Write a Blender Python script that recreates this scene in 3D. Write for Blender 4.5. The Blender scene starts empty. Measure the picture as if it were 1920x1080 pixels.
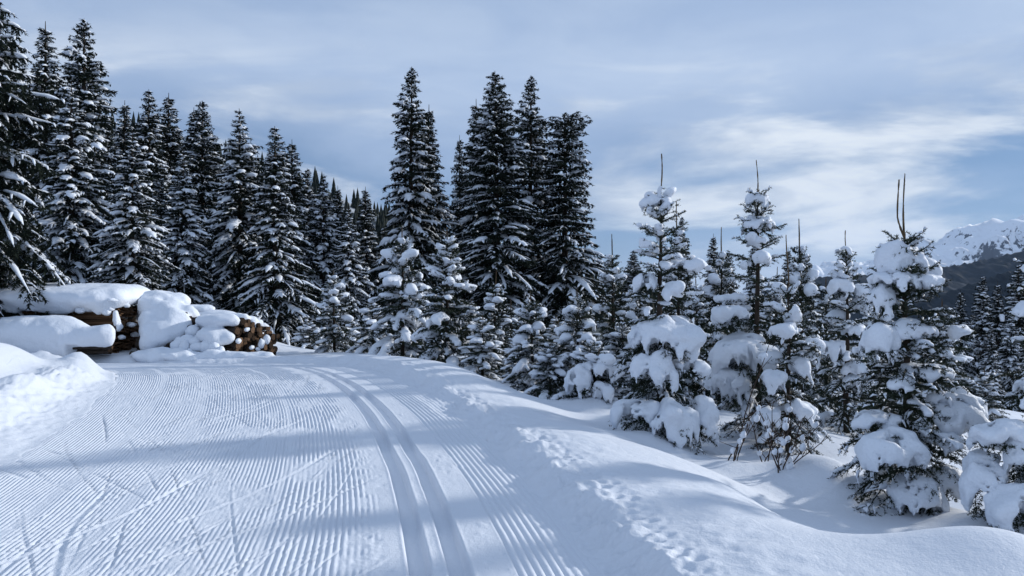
import bpy, math, random, time
import numpy as np
from mathutils import Vector, Matrix
T0 = time.time()
R_ = math.radians
rng = np.random.default_rng(7)
random.seed(7)

# ------------------------------------------------------------------ camera, sky, sun, exposure
SC = bpy.context.scene
COL = SC.collection
F, YH, CAMZ = 1397.0, 530.0, 1.60          # focal length in photo pixels, horizon row, eye height in metres
cam_d = bpy.data.cameras.new('camera')
cam = bpy.data.objects.new('camera', cam_d); COL.objects.link(cam)
cam.location = (0, 0, CAMZ); cam.rotation_euler = (R_(90), 0, 0)
cam_d.sensor_width = 36; cam_d.lens = F / 1920 * 36
cam_d.shift_y = (YH - 540) / 1920
cam_d.clip_start = 0.05; cam_d.clip_end = 40000
SC.camera = cam

SUN_AZ, SUN_EL = 67.0, 20.0                # degrees clockwise from the view direction, above the horizon
sd = bpy.data.lights.new('sun', 'SUN'); so = bpy.data.objects.new('sun', sd); COL.objects.link(so)
sd.energy = 4.4; sd.angle = R_(2.2); sd.color = (1.0, 0.965, 0.91)
sv = Vector((math.cos(R_(SUN_EL))*math.sin(R_(SUN_AZ)), math.cos(R_(SUN_EL))*math.cos(R_(SUN_AZ)), math.sin(R_(SUN_EL))))
so.rotation_euler = sv.to_track_quat('Z', 'Y').to_euler()
so.location = (30, 10, 30)

W = bpy.data.worlds.new('World'); SC.world = W; W.use_nodes = True
nt = W.node_tree; N = nt.nodes; Lk = nt.links; N.clear()
def wn(t, **k):
    n = N.new(t)
    for a, b in k.items(): setattr(n, a, b)
    return n
def wmath(op, a, b=None, c=None, clamp=False):
    n = N.new('ShaderNodeMath'); n.operation = op; n.use_clamp = clamp
    for i, v in enumerate((a, b, c)):
        if v is None: continue
        if isinstance(v, (int, float)): n.inputs[i].default_value = v
        else: Lk.new(v, n.inputs[i])
    return n.outputs[0]
out = wn('ShaderNodeOutputWorld'); bg = wn('ShaderNodeBackground'); bg.inputs[1].default_value = 0.075
sky = wn('ShaderNodeTexSky'); sky.sky_type = 'NISHITA'; sky.sun_disc = False
sky.sun_elevation = R_(SUN_EL); sky.sun_rotation = R_(SUN_AZ); sky.altitude = 1500; sky.air_density = 1.0; sky.dust_density = 0.0; sky.ozone_density = 3.0
tc = wn('ShaderNodeTexCoord'); sep = wn('ShaderNodeSeparateXYZ'); Lk.new(tc.outputs['Generated'], sep.inputs[0])
zc_ = wmath('MAXIMUM', sep.outputs[2], 0.0)
den = wmath('ADD', zc_, 0.10)
cx_ = wmath('DIVIDE', sep.outputs[0], den); cy_ = wmath('DIVIDE', sep.outputs[1], den)
comb = wn('ShaderNodeCombineXYZ'); Lk.new(cx_, comb.inputs[0]); Lk.new(cy_, comb.inputs[1])
def wnoise(scale, detail, rough, off, dist=0.0, stretch=(1, 1, 1)):
    mp = wn('ShaderNodeMapping'); mp.inputs['Location'].default_value = off; mp.inputs['Scale'].default_value = stretch
    mp.inputs['Rotation'].default_value = (0, 0, R_(12))
    Lk.new(comb.outputs[0], mp.inputs[0])
    n = wn('ShaderNodeTexNoise'); n.inputs['Scale'].default_value = scale; n.inputs['Detail'].default_value = detail
    n.inputs['Roughness'].default_value = rough; n.inputs['Distortion'].default_value = dist
    Lk.new(mp.outputs[0], n.inputs['Vector'])
    return n.outputs['Fac']
def wramp(v, f0, f1, t0, t1):
    n = wn('ShaderNodeMapRange'); n.interpolation_type = 'SMOOTHSTEP'
    for k, x in zip(('From Min', 'From Max', 'To Min', 'To Max'), (f0, f1, t0, t1)): n.inputs[k].default_value = x
    Lk.new(v, n.inputs['Value']); return n.outputs['Result']
def wmixc(fac, a, b):
    n = wn('ShaderNodeMix'); n.data_type = 'RGBA'; Lk.new(fac, n.inputs[0])
    for k, v in ((6, a), (7, b)):
        if isinstance(v, tuple): n.inputs[k].default_value = (*v, 1)
        else: Lk.new(v, n.inputs[k])
    return n.outputs[2]
def dnoise(scale, detail, rough, off, stretch, dist):
    """noise over the sky dome itself: long flat clouds"""
    mp = wn('ShaderNodeMapping'); mp.inputs['Location'].default_value = off; mp.inputs['Scale'].default_value = stretch
    Lk.new(tc.outputs['Generated'], mp.inputs[0])
    n = wn('ShaderNodeTexNoise'); n.inputs['Scale'].default_value = scale; n.inputs['Detail'].default_value = detail
    n.inputs['Roughness'].default_value = rough; n.inputs['Distortion'].default_value = dist
    Lk.new(mp.outputs[0], n.inputs['Vector']); return n.outputs['Fac']
n1 = wnoise(0.45, 5, 0.50, (3.1, 1.7, 0), 0.3, (0.75, 1.2, 1))
n2 = dnoise(2.3, 7, 0.56, (0.35, 2.1, 0.8), (1, 1, 4.2), 0.35)
n3 = dnoise(1.3, 6, 0.52, (5.3, 0.4, 2.2), (1, 1, 3.2), 0.3)
n4 = dnoise(4.5, 6, 0.55, (2.3, 7.4, 1.2), (1, 1, 3.0), 0.5)
high = wramp(zc_, 0.13, 0.27, 0.0, 1.0)
veil_lo = wramp(n3, 0.42, 0.62, 0.0, 0.7)
veil_hi = wramp(n1, 0.34, 0.60, 0.78, 0.98)
dv = wmath('SUBTRACT', veil_hi, veil_lo); veil = wmath('MULTIPLY_ADD', dv, high, veil_lo)
blue = wmixc(wramp(zc_, 0.0, 0.5, 0.62, 0.42), sky.outputs[0], (3.5, 5.6, 9.6))
tone = wmath('ADD', wmath('MULTIPLY', n1, 0.5), wmath('MULTIPLY', n4, 0.5))
vcol = wmixc(wramp(tone, 0.38, 0.62, 0.0, 1.0), (6.0, 7.9, 11.3), (7.5, 9.3, 12.3))
base_c = wmixc(veil, blue, vcol)
lowm = wramp(zc_, 0.20, 0.32, 1.0, 0.04)
streak = wmath('MULTIPLY', wramp(n2, 0.47, 0.62, 0.0, 0.95), lowm)
scol = wmixc(wramp(n4, 0.36, 0.62, 0.0, 1.0), (7.6, 9.0, 11.2), (12.2, 13.2, 14.4))
cl_c = wmixc(streak, base_c, scol)
hzf = wramp(zc_, 0.0, 0.06, 0.55, 0.0)
fin = wmixc(hzf, cl_c, (6.0, 8.0, 11.2))                                # pale air low over the horizon
Lk.new(fin, bg.inputs[0]); Lk.new(bg.outputs[0], out.inputs[0])

vs = SC.view_settings
SC.display_settings.display_device = 'sRGB'
vs.view_transform = 'Standard'; vs.look = 'None'; vs.gamma = 1; vs.use_curve_mapping = False; vs.exposure = -0.16
SC.cycles.use_denoising = True
SC.cycles.max_bounces = 6; SC.cycles.diffuse_bounces = 3; SC.cycles.glossy_bounces = 2
SC.cycles.transparent_max_bounces = 8; SC.cycles.volume_bounces = 0

# ------------------------------------------------------------------ helpers
def P(px, py, d):
    """a photo pixel at depth d (metres along the view direction)"""
    return np.array([(px - 960) / F * d, d, CAMZ - (py - YH) / F * d])

def hash3(ix, iy, iz, seed):
    h = (ix.astype(np.int64) * 374761393 + iy.astype(np.int64) * 668265263 + iz.astype(np.int64) * 2147483647 + seed * 974634777) & 0xFFFFFFFF
    h = ((h ^ (h >> 13)) * 1274126177) & 0xFFFFFFFF
    h = ((h ^ (h >> 16)) * 2246822519) & 0xFFFFFFFF
    return ((h ^ (h >> 15)) & 0xFFFFFF) / float(0xFFFFFF)
def vnoise(x, y, z=None, seed=0):
    x = np.asarray(x, float); y = np.asarray(y, float)
    x, y = np.broadcast_arrays(x, y)
    ix, iy = np.floor(x), np.floor(y); fx, fy = x - ix, y - iy
    ux, uy = fx*fx*fx*(fx*(fx*6-15)+10), fy*fy*fy*(fy*(fy*6-15)+10)
    if z is None:
        o = np.zeros_like(ix)
        a = hash3(ix, iy, o, seed); b = hash3(ix+1, iy, o, seed); c = hash3(ix, iy+1, o, seed); d = hash3(ix+1, iy+1, o, seed)
        return ((a*(1-ux)+b*ux)*(1-uy) + (c*(1-ux)+d*ux)*uy) * 2 - 1
    iz = np.floor(z); fz = z - iz; uz = fz*fz*(3-2*fz)
    r = 0
    for k, wz in ((0, 1-uz), (1, uz)):
        a = hash3(ix, iy, iz+k, seed); b = hash3(ix+1, iy, iz+k, seed); c = hash3(ix, iy+1, iz+k, seed); d = hash3(ix+1, iy+1, iz+k, seed)
        r = r + wz * ((a*(1-ux)+b*ux)*(1-uy) + (c*(1-ux)+d*ux)*uy)
    return r * 2 - 1
def fbm(x, y, z=None, octv=4, seed=0, gain=0.5):
    r, a, s = 0, 1.0, 1.0
    for o in range(octv):
        r = r + a * vnoise(x*s+o*17.3, y*s-o*9.7, None if z is None else z*s+o*5.1, seed+o)
        a *= gain; s *= 2.03
    return r
def sstep(a, b, x):
    t = np.clip((np.asarray(x, float) - a) / (b - a), 0, 1); return t*t*(3-2*t)

def mesh_np(name, verts, faces, smooth=True):
    """faces: list of int arrays (n,3) or (n,4)"""
    me = bpy.data.meshes.new(name)
    verts = np.ascontiguousarray(verts, dtype=np.float32)
    if isinstance(faces, np.ndarray): faces = [faces]
    faces = [np.asarray(f, dtype=np.int32) for f in faces if len(f)]
    me.vertices.add(len(verts)); me.vertices.foreach_set('co', verts.ravel())
    nl = sum(f.size for f in faces); npoly = sum(len(f) for f in faces)
    me.loops.add(nl); me.loops.foreach_set('vertex_index', np.concatenate([f.ravel() for f in faces]))
    me.polygons.add(npoly)
    tot = np.concatenate([np.full(len(f), f.shape[1], np.int32) for f in faces])
    st = np.concatenate([[0], np.cumsum(tot)[:-1]]).astype(np.int32)
    me.polygons.foreach_set('loop_start', st)
    me.polygons.foreach_set('loop_total', tot)
    me.polygons.foreach_set('use_smooth', np.full(npoly, smooth))
    me.update(calc_edges=True); me.validate()
    return me
def ob(name, me, mat=None, parent=None, loc=None):
    o = bpy.data.objects.new(name, me); COL.objects.link(o)
    if mat is not None and me is not None:
        if not me.materials: me.materials.append(mat)
    if parent is not None: o.parent = parent
    if loc is not None: o.location = loc
    return o
def tag(o, label, cat, group=None):
    o['label'] = label; o['category'] = cat
    if group: o['group'] = group
    return o
def empty(name, loc):
    o = bpy.data.objects.new(name, None); COL.objects.link(o); o.location = loc; o.empty_display_size = 0.1
    return o
class Acc:
    """collects vertices and faces for one mesh"""
    def __init__(s): s.v = []; s.t = []; s.q = []; s.n = 0
    def add(s, v, tris=None, quads=None):
        if tris is not None and len(tris): s.t.append(np.asarray(tris) + s.n)
        if quads is not None and len(quads): s.q.append(np.asarray(quads) + s.n)
        s.v.append(v); s.n += len(v)
    def mesh(s, name, smooth=True):
        fs = []
        if s.t: fs.append(np.concatenate(s.t))
        if s.q: fs.append(np.concatenate(s.q))
        return mesh_np(name, np.concatenate(s.v), fs, smooth)

def tubes(paths, rw, rh, m=6, twist=0.0):
    """batch of tubes: paths (K,n,3), rw/rh half-width and half-height (K,n); returns verts, quads (ends taper by radius)"""
    paths = np.asarray(paths, float); K, n, _ = paths.shape
    rw = np.broadcast_to(rw, (K, n)); rh = np.broadcast_to(rh, (K, n))
    tan = np.gradient(paths, axis=1); tan /= np.linalg.norm(tan, axis=2, keepdims=True) + 1e-9
    up = np.zeros_like(tan); up[..., 2] = 1
    vert = np.abs(tan[..., 2]) > 0.96
    up[vert] = (0, 1, 0)
    side = np.cross(tan, up); side /= np.linalg.norm(side, axis=2, keepdims=True) + 1e-9
    u2 = np.cross(side, tan)
    a = np.linspace(0, 2*np.pi, m, endpoint=False) + twist
    v = paths[:, :, None, :] + side[:, :, None, :]*(np.cos(a)[None, None, :, None]*rw[:, :, None, None]) + u2[:, :, None, :]*(np.sin(a)[None, None, :, None]*rh[:, :, None, None])
    idx = np.arange(K*n*m).reshape(K, n, m)
    r = np.roll(idx, -1, axis=2)
    q = np.stack([idx[:, :-1], idx[:, 1:], r[:, 1:], r[:, :-1]], axis=-1).reshape(-1, 4)
    return v.reshape(-1, 3), q

def needles(A, B, per_m, ln, wd, g, up=0.0, spread=0.8, hang=0.0):
    """small needle triangles spread round the segments A-B"""
    D = B - A; L = np.linalg.norm(D, axis=1)
    cnt = np.maximum(1, g.poisson(L * per_m))
    k = np.repeat(np.arange(len(A)), cnt); n = len(k)
    t = g.random(n)[:, None]
    d = D[k] / (L[k][:, None] + 1e-9)
    p = A[k] + D[k]*t
    rv = g.normal(size=(n, 3)); rv -= d*np.sum(rv*d, 1, keepdims=True); rv /= np.linalg.norm(rv, axis=1, keepdims=True) + 1e-9
    nd = d*(1-spread*0.55) + rv*spread; nd[:, 2] += up - hang
    nd /= np.linalg.norm(nd, axis=1, keepdims=True) + 1e-9
    l = ln*g.uniform(0.7, 1.25, n)[:, None]
    sd_ = np.cross(nd, g.normal(size=(n, 3))); sd_ /= np.linalg.norm(sd_, axis=1, keepdims=True) + 1e-9
    w = wd*0.5*g.uniform(0.7, 1.3, n)[:, None]
    v = np.stack([p - sd_*w, p + sd_*w, p + nd*l], 1).reshape(-1, 3)
    return v, np.arange(3*n).reshape(-1, 3)

def surface_nets(f, org, vsz):
    s = f < 0
    a = s[:-1, :-1, :-1].astype(np.int8)
    cnt = sum(s[i:s.shape[0]-1+i, j:s.shape[1]-1+j, k:s.shape[2]-1+k].astype(np.int8) for i in (0, 1) for j in (0, 1) for k in (0, 1))
    act = (cnt > 0) & (cnt < 8)
    c = np.argwhere(act)
    if len(c) < 4: return np.zeros((0, 3)), np.zeros((0, 4), int)
    vid = np.full(act.shape, -1, np.int64); vid[act] = np.arange(len(c))
    acc = np.zeros((len(c), 3)); nn = np.zeros(len(c))
    cor = [(i, j, k) for i in (0, 1) for j in (0, 1) for k in (0, 1)]
    fv = {o: f[c[:, 0]+o[0], c[:, 1]+o[1], c[:, 2]+o[2]] for o in cor}
    for o in cor:
        for ax in range(3):
            if o[ax]: continue
            p = list(o); p[ax] = 1; p = tuple(p)
            fa, fb = fv[o], fv[p]; x = (fa < 0) != (fb < 0)
            t = fa[x] / (fa[x] - fb[x])
            pt = np.repeat(np.array([o], float), x.sum(), 0); pt[:, ax] += t
            acc[x] += pt; nn[x] += 1
    verts = (c + acc / nn[:, None]) * vsz + org
    Q = []
    for ax in range(3):
        sl0 = [slice(None)]*3; sl1 = [slice(None)]*3
        sl0[ax] = slice(0, -1); sl1[ax] = slice(1, None)
        d = s[tuple(sl0)] != s[tuple(sl1)]
        e = np.argwhere(d); o1, o2 = (ax+1) % 3, (ax+2) % 3
        e = e[(e[:, o1] > 0) & (e[:, o2] > 0) & (e[:, o1] < f.shape[o1]-1) & (e[:, o2] < f.shape[o2]-1)]
        ins = s[e[:, 0], e[:, 1], e[:, 2]]
        def g(a1, a2):
            q = e.copy(); q[:, o1] -= a1; q[:, o2] -= a2; return vid[q[:, 0], q[:, 1], q[:, 2]]
        q = np.stack([g(1, 1), g(0, 1), g(0, 0), g(1, 0)], 1)
        q[~ins] = q[~ins][:, ::-1]
        Q.append(q)
    return verts, np.concatenate(Q)

def blob_mesh(cen, rad, vsz, k=0.02, namp=0.0, nscale=8.0, seed=0, floor=None, under=None):
    """smooth union of ellipsoids; cen (M,3), rad (M,3)"""
    cen = np.asarray(cen, float); rad = np.asarray(rad, float)
    lo = (cen - rad).min(0) - 3*vsz - namp - k; hi = (cen + rad).max(0) + 3*vsz + namp + k
    n = np.ceil((hi - lo)/vsz).astype(int) + 1
    ax = [lo[i] + vsz*np.arange(n[i]) for i in range(3)]
    acc = np.zeros(n)
    for c, r in zip(cen, rad):
        reach = r + k*5 + vsz
        ii = [slice(max(0, int((c[i]-reach[i]-lo[i])/vsz)), min(n[i], int((c[i]+reach[i]-lo[i])/vsz)+2)) for i in range(3)]
        gx = ((ax[0][ii[0]]-c[0])/r[0])[:, None, None]; gy = ((ax[1][ii[1]]-c[1])/r[1])[None, :, None]; gz = ((ax[2][ii[2]]-c[2])/r[2])[None, None, :]
        d = (np.sqrt(gx*gx+gy*gy+gz*gz) - 1)*min(r)
        acc[ii[0], ii[1], ii[2]] += np.exp(np.clip(-d/k, -30, 30))
    f = -k*np.log(acc + 1e-9)
    if namp:
        near = np.abs(f) < namp*3 + vsz*2
        q = np.argwhere(near)
        f[near] += namp*fbm(ax[0][q[:, 0]]*nscale, ax[1][q[:, 1]]*nscale, ax[2][q[:, 2]]*nscale, 3, seed)
    if floor is not None:
        f = np.maximum(f, floor - ax[2][None, None, :])
    if under is not None:
        xx, yy = np.meshgrid(ax[0], ax[1], indexing='ij')
        f = np.maximum(f, under(xx, yy)[:, :, None] - ax[2][None, None, :])
    return surface_nets(f, lo, vsz)

# ------------------------------------------------------------------ materials
def mat_new(name, base, rough=0.6, spec=0.3):
    m = bpy.data.materials.new(name); m.use_nodes = True
    b = m.node_tree.nodes['Principled BSDF']
    b.inputs['Base Color'].default_value = (*base, 1); b.inputs['Roughness'].default_value = rough
    b.inputs['Specular IOR Level'].default_value = spec
    return m, m.node_tree, b
def bump_noise(nt, b, layers, coord='Object'):
    """layers: (scale, detail, strength distance)"""
    tc = nt.nodes.new('ShaderNodeTexCoord'); prev = None
    for sc, de, dist in layers:
        n = nt.nodes.new('ShaderNodeTexNoise'); n.inputs['Scale'].default_value = sc; n.inputs['Detail'].default_value = de
        n.inputs['Roughness'].default_value = 0.6
        nt.links.new(tc.outputs[coord], n.inputs['Vector'])
        bp = nt.nodes.new('ShaderNodeBump'); bp.inputs['Strength'].default_value = 1.0; bp.inputs['Distance'].default_value = dist
        nt.links.new(n.outputs['Fac'], bp.inputs['Height'])
        if prev is not None: nt.links.new(prev.outputs[0], bp.inputs['Normal'])
        prev = bp
    nt.links.new(prev.outputs[0], b.inputs['Normal'])
def col_noise(nt, b, c1, c2, scale, detail=4, coord='Object', lo=0.35, hi=0.65, stretch=None):
    tc = nt.nodes.new('ShaderNodeTexCoord'); n = nt.nodes.new('ShaderNodeTexNoise')
    n.inputs['Scale'].default_value = scale; n.inputs['Detail'].default_value = detail
    src = tc.outputs[coord]
    if stretch:
        mp = nt.nodes.new('ShaderNodeMapping'); mp.inputs['Scale'].default_value = stretch; nt.links.new(src, mp.inputs[0]); src = mp.outputs[0]
    nt.links.new(src, n.inputs['Vector'])
    r = nt.nodes.new('ShaderNodeValToRGB')
    r.color_ramp.elements[0].position = lo; r.color_ramp.elements[1].position = hi
    r.color_ramp.elements[0].color = (*c1, 1); r.color_ramp.elements[1].color = (*c2, 1)
    nt.links.new(n.outputs['Fac'], r.inputs[0]); nt.links.new(r.outputs[0], b.inputs['Base Color'])
    return r
SNOW = (0.66, 0.70, 0.765)
M = {}
M['snow'], nt_, b_ = mat_new('snow', SNOW, 0.55, 0.25)
bump_noise(nt_, b_, [(9, 4, 0.012), (70, 3, 0.004), (330, 2, 0.0016)])
M['groomed'], nt_, b_ = mat_new('groomed_snow', SNOW, 0.6, 0.2)
bump_noise(nt_, b_, [(28, 4, 0.006), (120, 3, 0.004)])
M['tree_snow'], nt_, b_ = mat_new('tree_snow', (0.70, 0.745, 0.815), 0.6, 0.2)
bump_noise(nt_, b_, [(9, 4, 0.022), (45, 4, 0.010)])
M['needle'], nt_, b_ = mat_new('needles', (0.02, 0.03, 0.02), 0.6, 0.12)
col_noise(nt_, b_, (0.009, 0.014, 0.010), (0.026, 0.038, 0.022), 2.2)
M['needle_far'], nt_, b_ = mat_new('needles_forest', (0.02, 0.03, 0.024), 0.7, 0.06)
col_noise(nt_, b_, (0.006, 0.009, 0.008), (0.017, 0.024, 0.017), 0.9)
M['bark'], nt_, b_ = mat_new('bark', (0.06, 0.045, 0.035), 0.85, 0.1)
col_noise(nt_, b_, (0.022, 0.018, 0.015), (0.065, 0.05, 0.04), 14, stretch=(1, 1, 0.25))
bump_noise(nt_, b_, [(40, 3, 0.01)])
M['wood_end'], nt_, b_ = mat_new('cut_wood', (0.36, 0.20, 0.10), 0.8, 0.1)
r_ = col_noise(nt_, b_, (0.09, 0.055, 0.036), (0.30, 0.18, 0.105), 9, coord='Generated')
oi = nt_.nodes.new('ShaderNodeObjectInfo'); hs = nt_.nodes.new('ShaderNodeHueSaturation'); mr_ = nt_.nodes.new('ShaderNodeMapRange')
mr_.inputs['To Min'].default_value = 0.10; mr_.inputs['To Max'].default_value = 0.65
pw_ = nt_.nodes.new('ShaderNodeMath'); pw_.operation = 'POWER'; pw_.inputs[1].default_value = 2.0
nt_.links.new(oi.outputs['Random'], pw_.inputs[0]); nt_.links.new(pw_.outputs[0], mr_.inputs['Value']); nt_.links.new(mr_.outputs[0], hs.inputs['Value']); nt_.links.new(r_.outputs[0], hs.inputs['Color']); nt_.links.new(hs.outputs[0], b_.inputs['Base Color'])
M['plank'], nt_, b_ = mat_new('slab_wood', (0.2, 0.11, 0.06), 0.8, 0.1)
r_ = col_noise(nt_, b_, (0.030, 0.019, 0.014), (0.19, 0.105, 0.056), 5, stretch=(0.4, 4, 9))
oi = nt_.nodes.new('ShaderNodeObjectInfo'); hs = nt_.nodes.new('ShaderNodeHueSaturation'); mr_ = nt_.nodes.new('ShaderNodeMapRange')
mr_.inputs['To Min'].default_value = 0.45; mr_.inputs['To Max'].default_value = 1.35
nt_.links.new(oi.outputs['Random'], mr_.inputs['Value']); nt_.links.new(mr_.outputs[0], hs.inputs['Value']); nt_.links.new(r_.outputs[0], hs.inputs['Color']); nt_.links.new(hs.outputs[0], b_.inputs['Base Color'])
M['twig'], nt_, b_ = mat_new('twig_bark', (0.05, 0.035, 0.028), 0.8, 0.1)
M['shoot'], nt_, b_ = mat_new('shoot_bark', (0.09, 0.06, 0.035), 0.7, 0.2)
col_noise(nt_, b_, (0.04, 0.03, 0.02), (0.12, 0.08, 0.045), 30)

# ------------------------------------------------------------------ the piste's line and the ground's shape
def zcrest(y):
    """the groomed surface: level, then rolling over towards the log stacks"""
    y = np.asarray(y, float)
    t = np.clip(y - 10, 0, 10); z = -0.0058*t*t
    e = np.clip(y - 20, 0, 6)
    return z - 0.116*e + 0.0096*e*e
ctl = np.array([(2.9, -14), (1.55, -6), (0.95, -3), (0.37, 0), (-0.02, 2), (-.39, 4.06), (-.60, 5.2), (-.98, 6.77), (-1.38, 8.22), (-1.77, 9.51), (-2.36, 11.1), (-2.91, 12.47),
                (-3.72, 14.3), (-4.75, 16.1), (-6.2, 17.7), (-8.2, 18.75), (-10.6, 19.05), (-14, 18.5), (-18, 17.5), (-24, 16)], float)
def catmull(c, per=40):
    pts = []
    for i in range(len(c)-1):
        p0, p1, p2, p3 = c[max(i-1, 0)], c[i], c[i+1], c[min(i+2, len(c)-1)]
        t = np.linspace(0, 1, per, endpoint=False)[:, None]
        pts.append(0.5*((2*p1)+(-p0+p2)*t+(2*p0-5*p1+4*p2-p3)*t*t+(-p0+3*p1-3*p2+p3)*t**3))
    return np.concatenate(pts)
cr = catmull(ctl)
seg = np.linalg.norm(np.diff(cr, axis=0), axis=1); arc = np.concatenate([[0], np.cumsum(seg)])
ss = np.arange(0, arc[-1], 0.05)
CX = np.interp(ss, arc, cr[:, 0]); CY = np.interp(ss, arc, cr[:, 1])
ker = np.hanning(61); ker /= ker.sum()
def smo(a):
    p = np.concatenate([a[0]-(a[1]-a[0])*np.arange(30, 0, -1), a, a[-1]+(a[-1]-a[-2])*np.arange(1, 31)]); return np.convolve(p, ker, 'valid')
CX, CY = smo(CX), smo(CY)
TX, TY = np.gradient(CX, 0.05), np.gradient(CY, 0.05); tl = np.hypot(TX, TY); TX /= tl; TY /= tl
UL, UR = -3.42, 0.90                    # left and right edge of the groomed strip, measured from the ski track
def track_coords(x, y):
    sh = x.shape; x = x.ravel(); y = y.ravel()
    u = np.empty(len(x)); s = np.empty(len(x))
    sub = slice(None, None, 2); qx, qy, tx, ty, sq = CX[sub], CY[sub], TX[sub], TY[sub], ss[sub]
    for i in range(0, len(x), 20000):
        dx = x[i:i+20000, None]-qx[None]; dy = y[i:i+20000, None]-qy[None]
        j = np.argmin(dx*dx+dy*dy, 1); k = np.arange(len(j))
        ex, ey = dx[k, j], dy[k, j]
        cr_ = ex*ty[j]-ey*tx[j]; al = ex*tx[j]+ey*ty[j]
        u[i:i+20000] = np.where(np.abs(al) < 0.12, cr_, np.sign(cr_)*np.hypot(ex, ey)); s[i:i+20000] = sq[j] + np.clip(al, -.06, .06)
    return u.reshape(sh), s.reshape(sh)

# young trees by the piste: (pixel x of stem, pixel y of tip, pixel y of foot, depth)
MAC = [P(150, 548, 36), P(60, 545, 42), P(250, 556, 33), P(345, 575, 30), P(452, 605, 34), P(520, 650, 32), P(627, 662, 26), P(700, 650, 38), P(766, 650, 45), P(933, 650, 42), P(1060, 640, 44),
       P(-120, 600, 26), P(0, 640, 11.6), P(60, 640, 12.2), P(140, 655, 12.9), P(-100, 630, 12), P(-15, 612, 21.5), P(0, 690, 9.2),
       P(755, 675, 20), P(838, 692, 18), P(925, 695, 17), P(1000, 748, 13.5), P(1085, 745, 13), P(1105, 765, 11.5), P(1150, 720, 16), P(1250, 832, 9), P(1275, 735, 13),
       P(1352, 765, 12.5), P(1421, 812, 10), P(1475, 855, 9), P(1508, 775, 12.5), P(1585, 810, 11), P(1697, 962, 7), P(1830, 890, 9), P(1930, 985, 6.3), P(1400, 880, 8.2), P(1560, 950, 7.2),
       P(1840, 780, 62), P(1600, 720, 60), P(1300, 670, 60), P(1700, 760, 25), P(1400, 700, 28),
       (-8.5, 4, .35), (-8, 0, .35), (-15, 10, .85), (-15, 0, .9), (-30, 0, 1.6), (-10, -10, .4), (-8.9, 12.5, .35),
       (-11.5, 20.6, -.42), (-9.3, 21.2, -.50), (-7.6, 21.6, -.58), (-6.2, 22.4, -.62), (-13, 23, -.15), (-17, 22, .25), (-9, 25, -.35), (-4.5, 22.5, -.6),
       (1.75, 4.3, .02), (1.45, 5.6, -.10), (1.3, 7.2, -.10), (2.6, 4.2, .0), (3.3, 3.0, .08), (3, 0, .08), (2.6, 5.6, -.38), (6, 0, -.1), (7.5, 3, -.5), (9, 6, -1.1), (14, 10, -2.2), (5, -6, 0), (12, -10, -1),
       (0, 120, -10), (80, 120, -22), (-80, 120, 9), (100, 30, -20), (-100, 30, 7), (0, -100, 0), (100, -100, -18), (-100, -100, 6),
       (0, 400, -45), (250, 400, -75), (-300, 400, 22), (400, 0, -70), (-400, 0, 24), (0, -500, 0),
       (0, 3000, -200), (3000, 3000, -220), (-3000, 3000, -60), (3500, 0, -220), (-3500, 0, 40), (0, -3500, -50), (0, 12000, -300), (12000, 9000, -300), (-12000, 9000, -100), (12000, -9000, -300), (-12000, -9000, -100)]
MAC = np.array([list(m) for m in MAC], float)
def rbf_fit(p, z):
    A = np.hypot(p[:, None, 0]-p[None, :, 0], p[:, None, 1]-p[None, :, 1])
    n = len(p); B = np.zeros((n+1, n+1)); B[:n, :n] = A - 0.15*np.eye(n); B[:n, n] = 1; B[n, :n] = 1
    return np.linalg.solve(B, np.concatenate([z, [0]]))
RW = rbf_fit(MAC[:, :2], MAC[:, 2])
def macro(x, y):
    sh = np.shape(x); x = np.ravel(x); y = np.ravel(y); r = np.empty(len(x))
    for i in range(0, len(x), 40000):
        d = np.sqrt((x[i:i+40000, None]-MAC[None, :, 0])**2 + (y[i:i+40000, None]-MAC[None, :, 1])**2 + 0.16)
        r[i:i+40000] = d @ RW[:-1] + RW[-1]
    return r.reshape(sh)
MOUNDS = []   # x, y, height, radius x, radius y
def mound(px, py, d, h, rx, ry): p = P(px, py, d); MOUNDS.append((p[0], p[1], h, rx, ry))
mound(1565, 900, 7.6, .30, .42, .55); mound(1760, 1010, 4.2, .16, .7, .35); mound(1930, 1000, 3.8, .24, .6, .42); mound(1640, 985, 5.6, -.08, .8, .45); mound(1560, 1060, 4.0, .05, .5, .4)
mound(1290, 905, 7.0, .12, .55, .45); mound(1120, 840, 8.4, .10, .6, .7); mound(1330, 960, 5.9, .13, .6, .4); mound(1180, 800, 9.6, .20, .5, .5)
mound(1110, 770, 11.2, .22, .5, .4); mound(1880, 960, 6.1, .22, .4, .4); mound(1370, 880, 8.0, .12, .35, .3); mound(1720, 965, 6.9, .12, .5, .35)
mound(1470, 885, 7.9, .13, .4, .3); mound(1240, 835, 8.6, .16, .45, .35)
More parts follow.
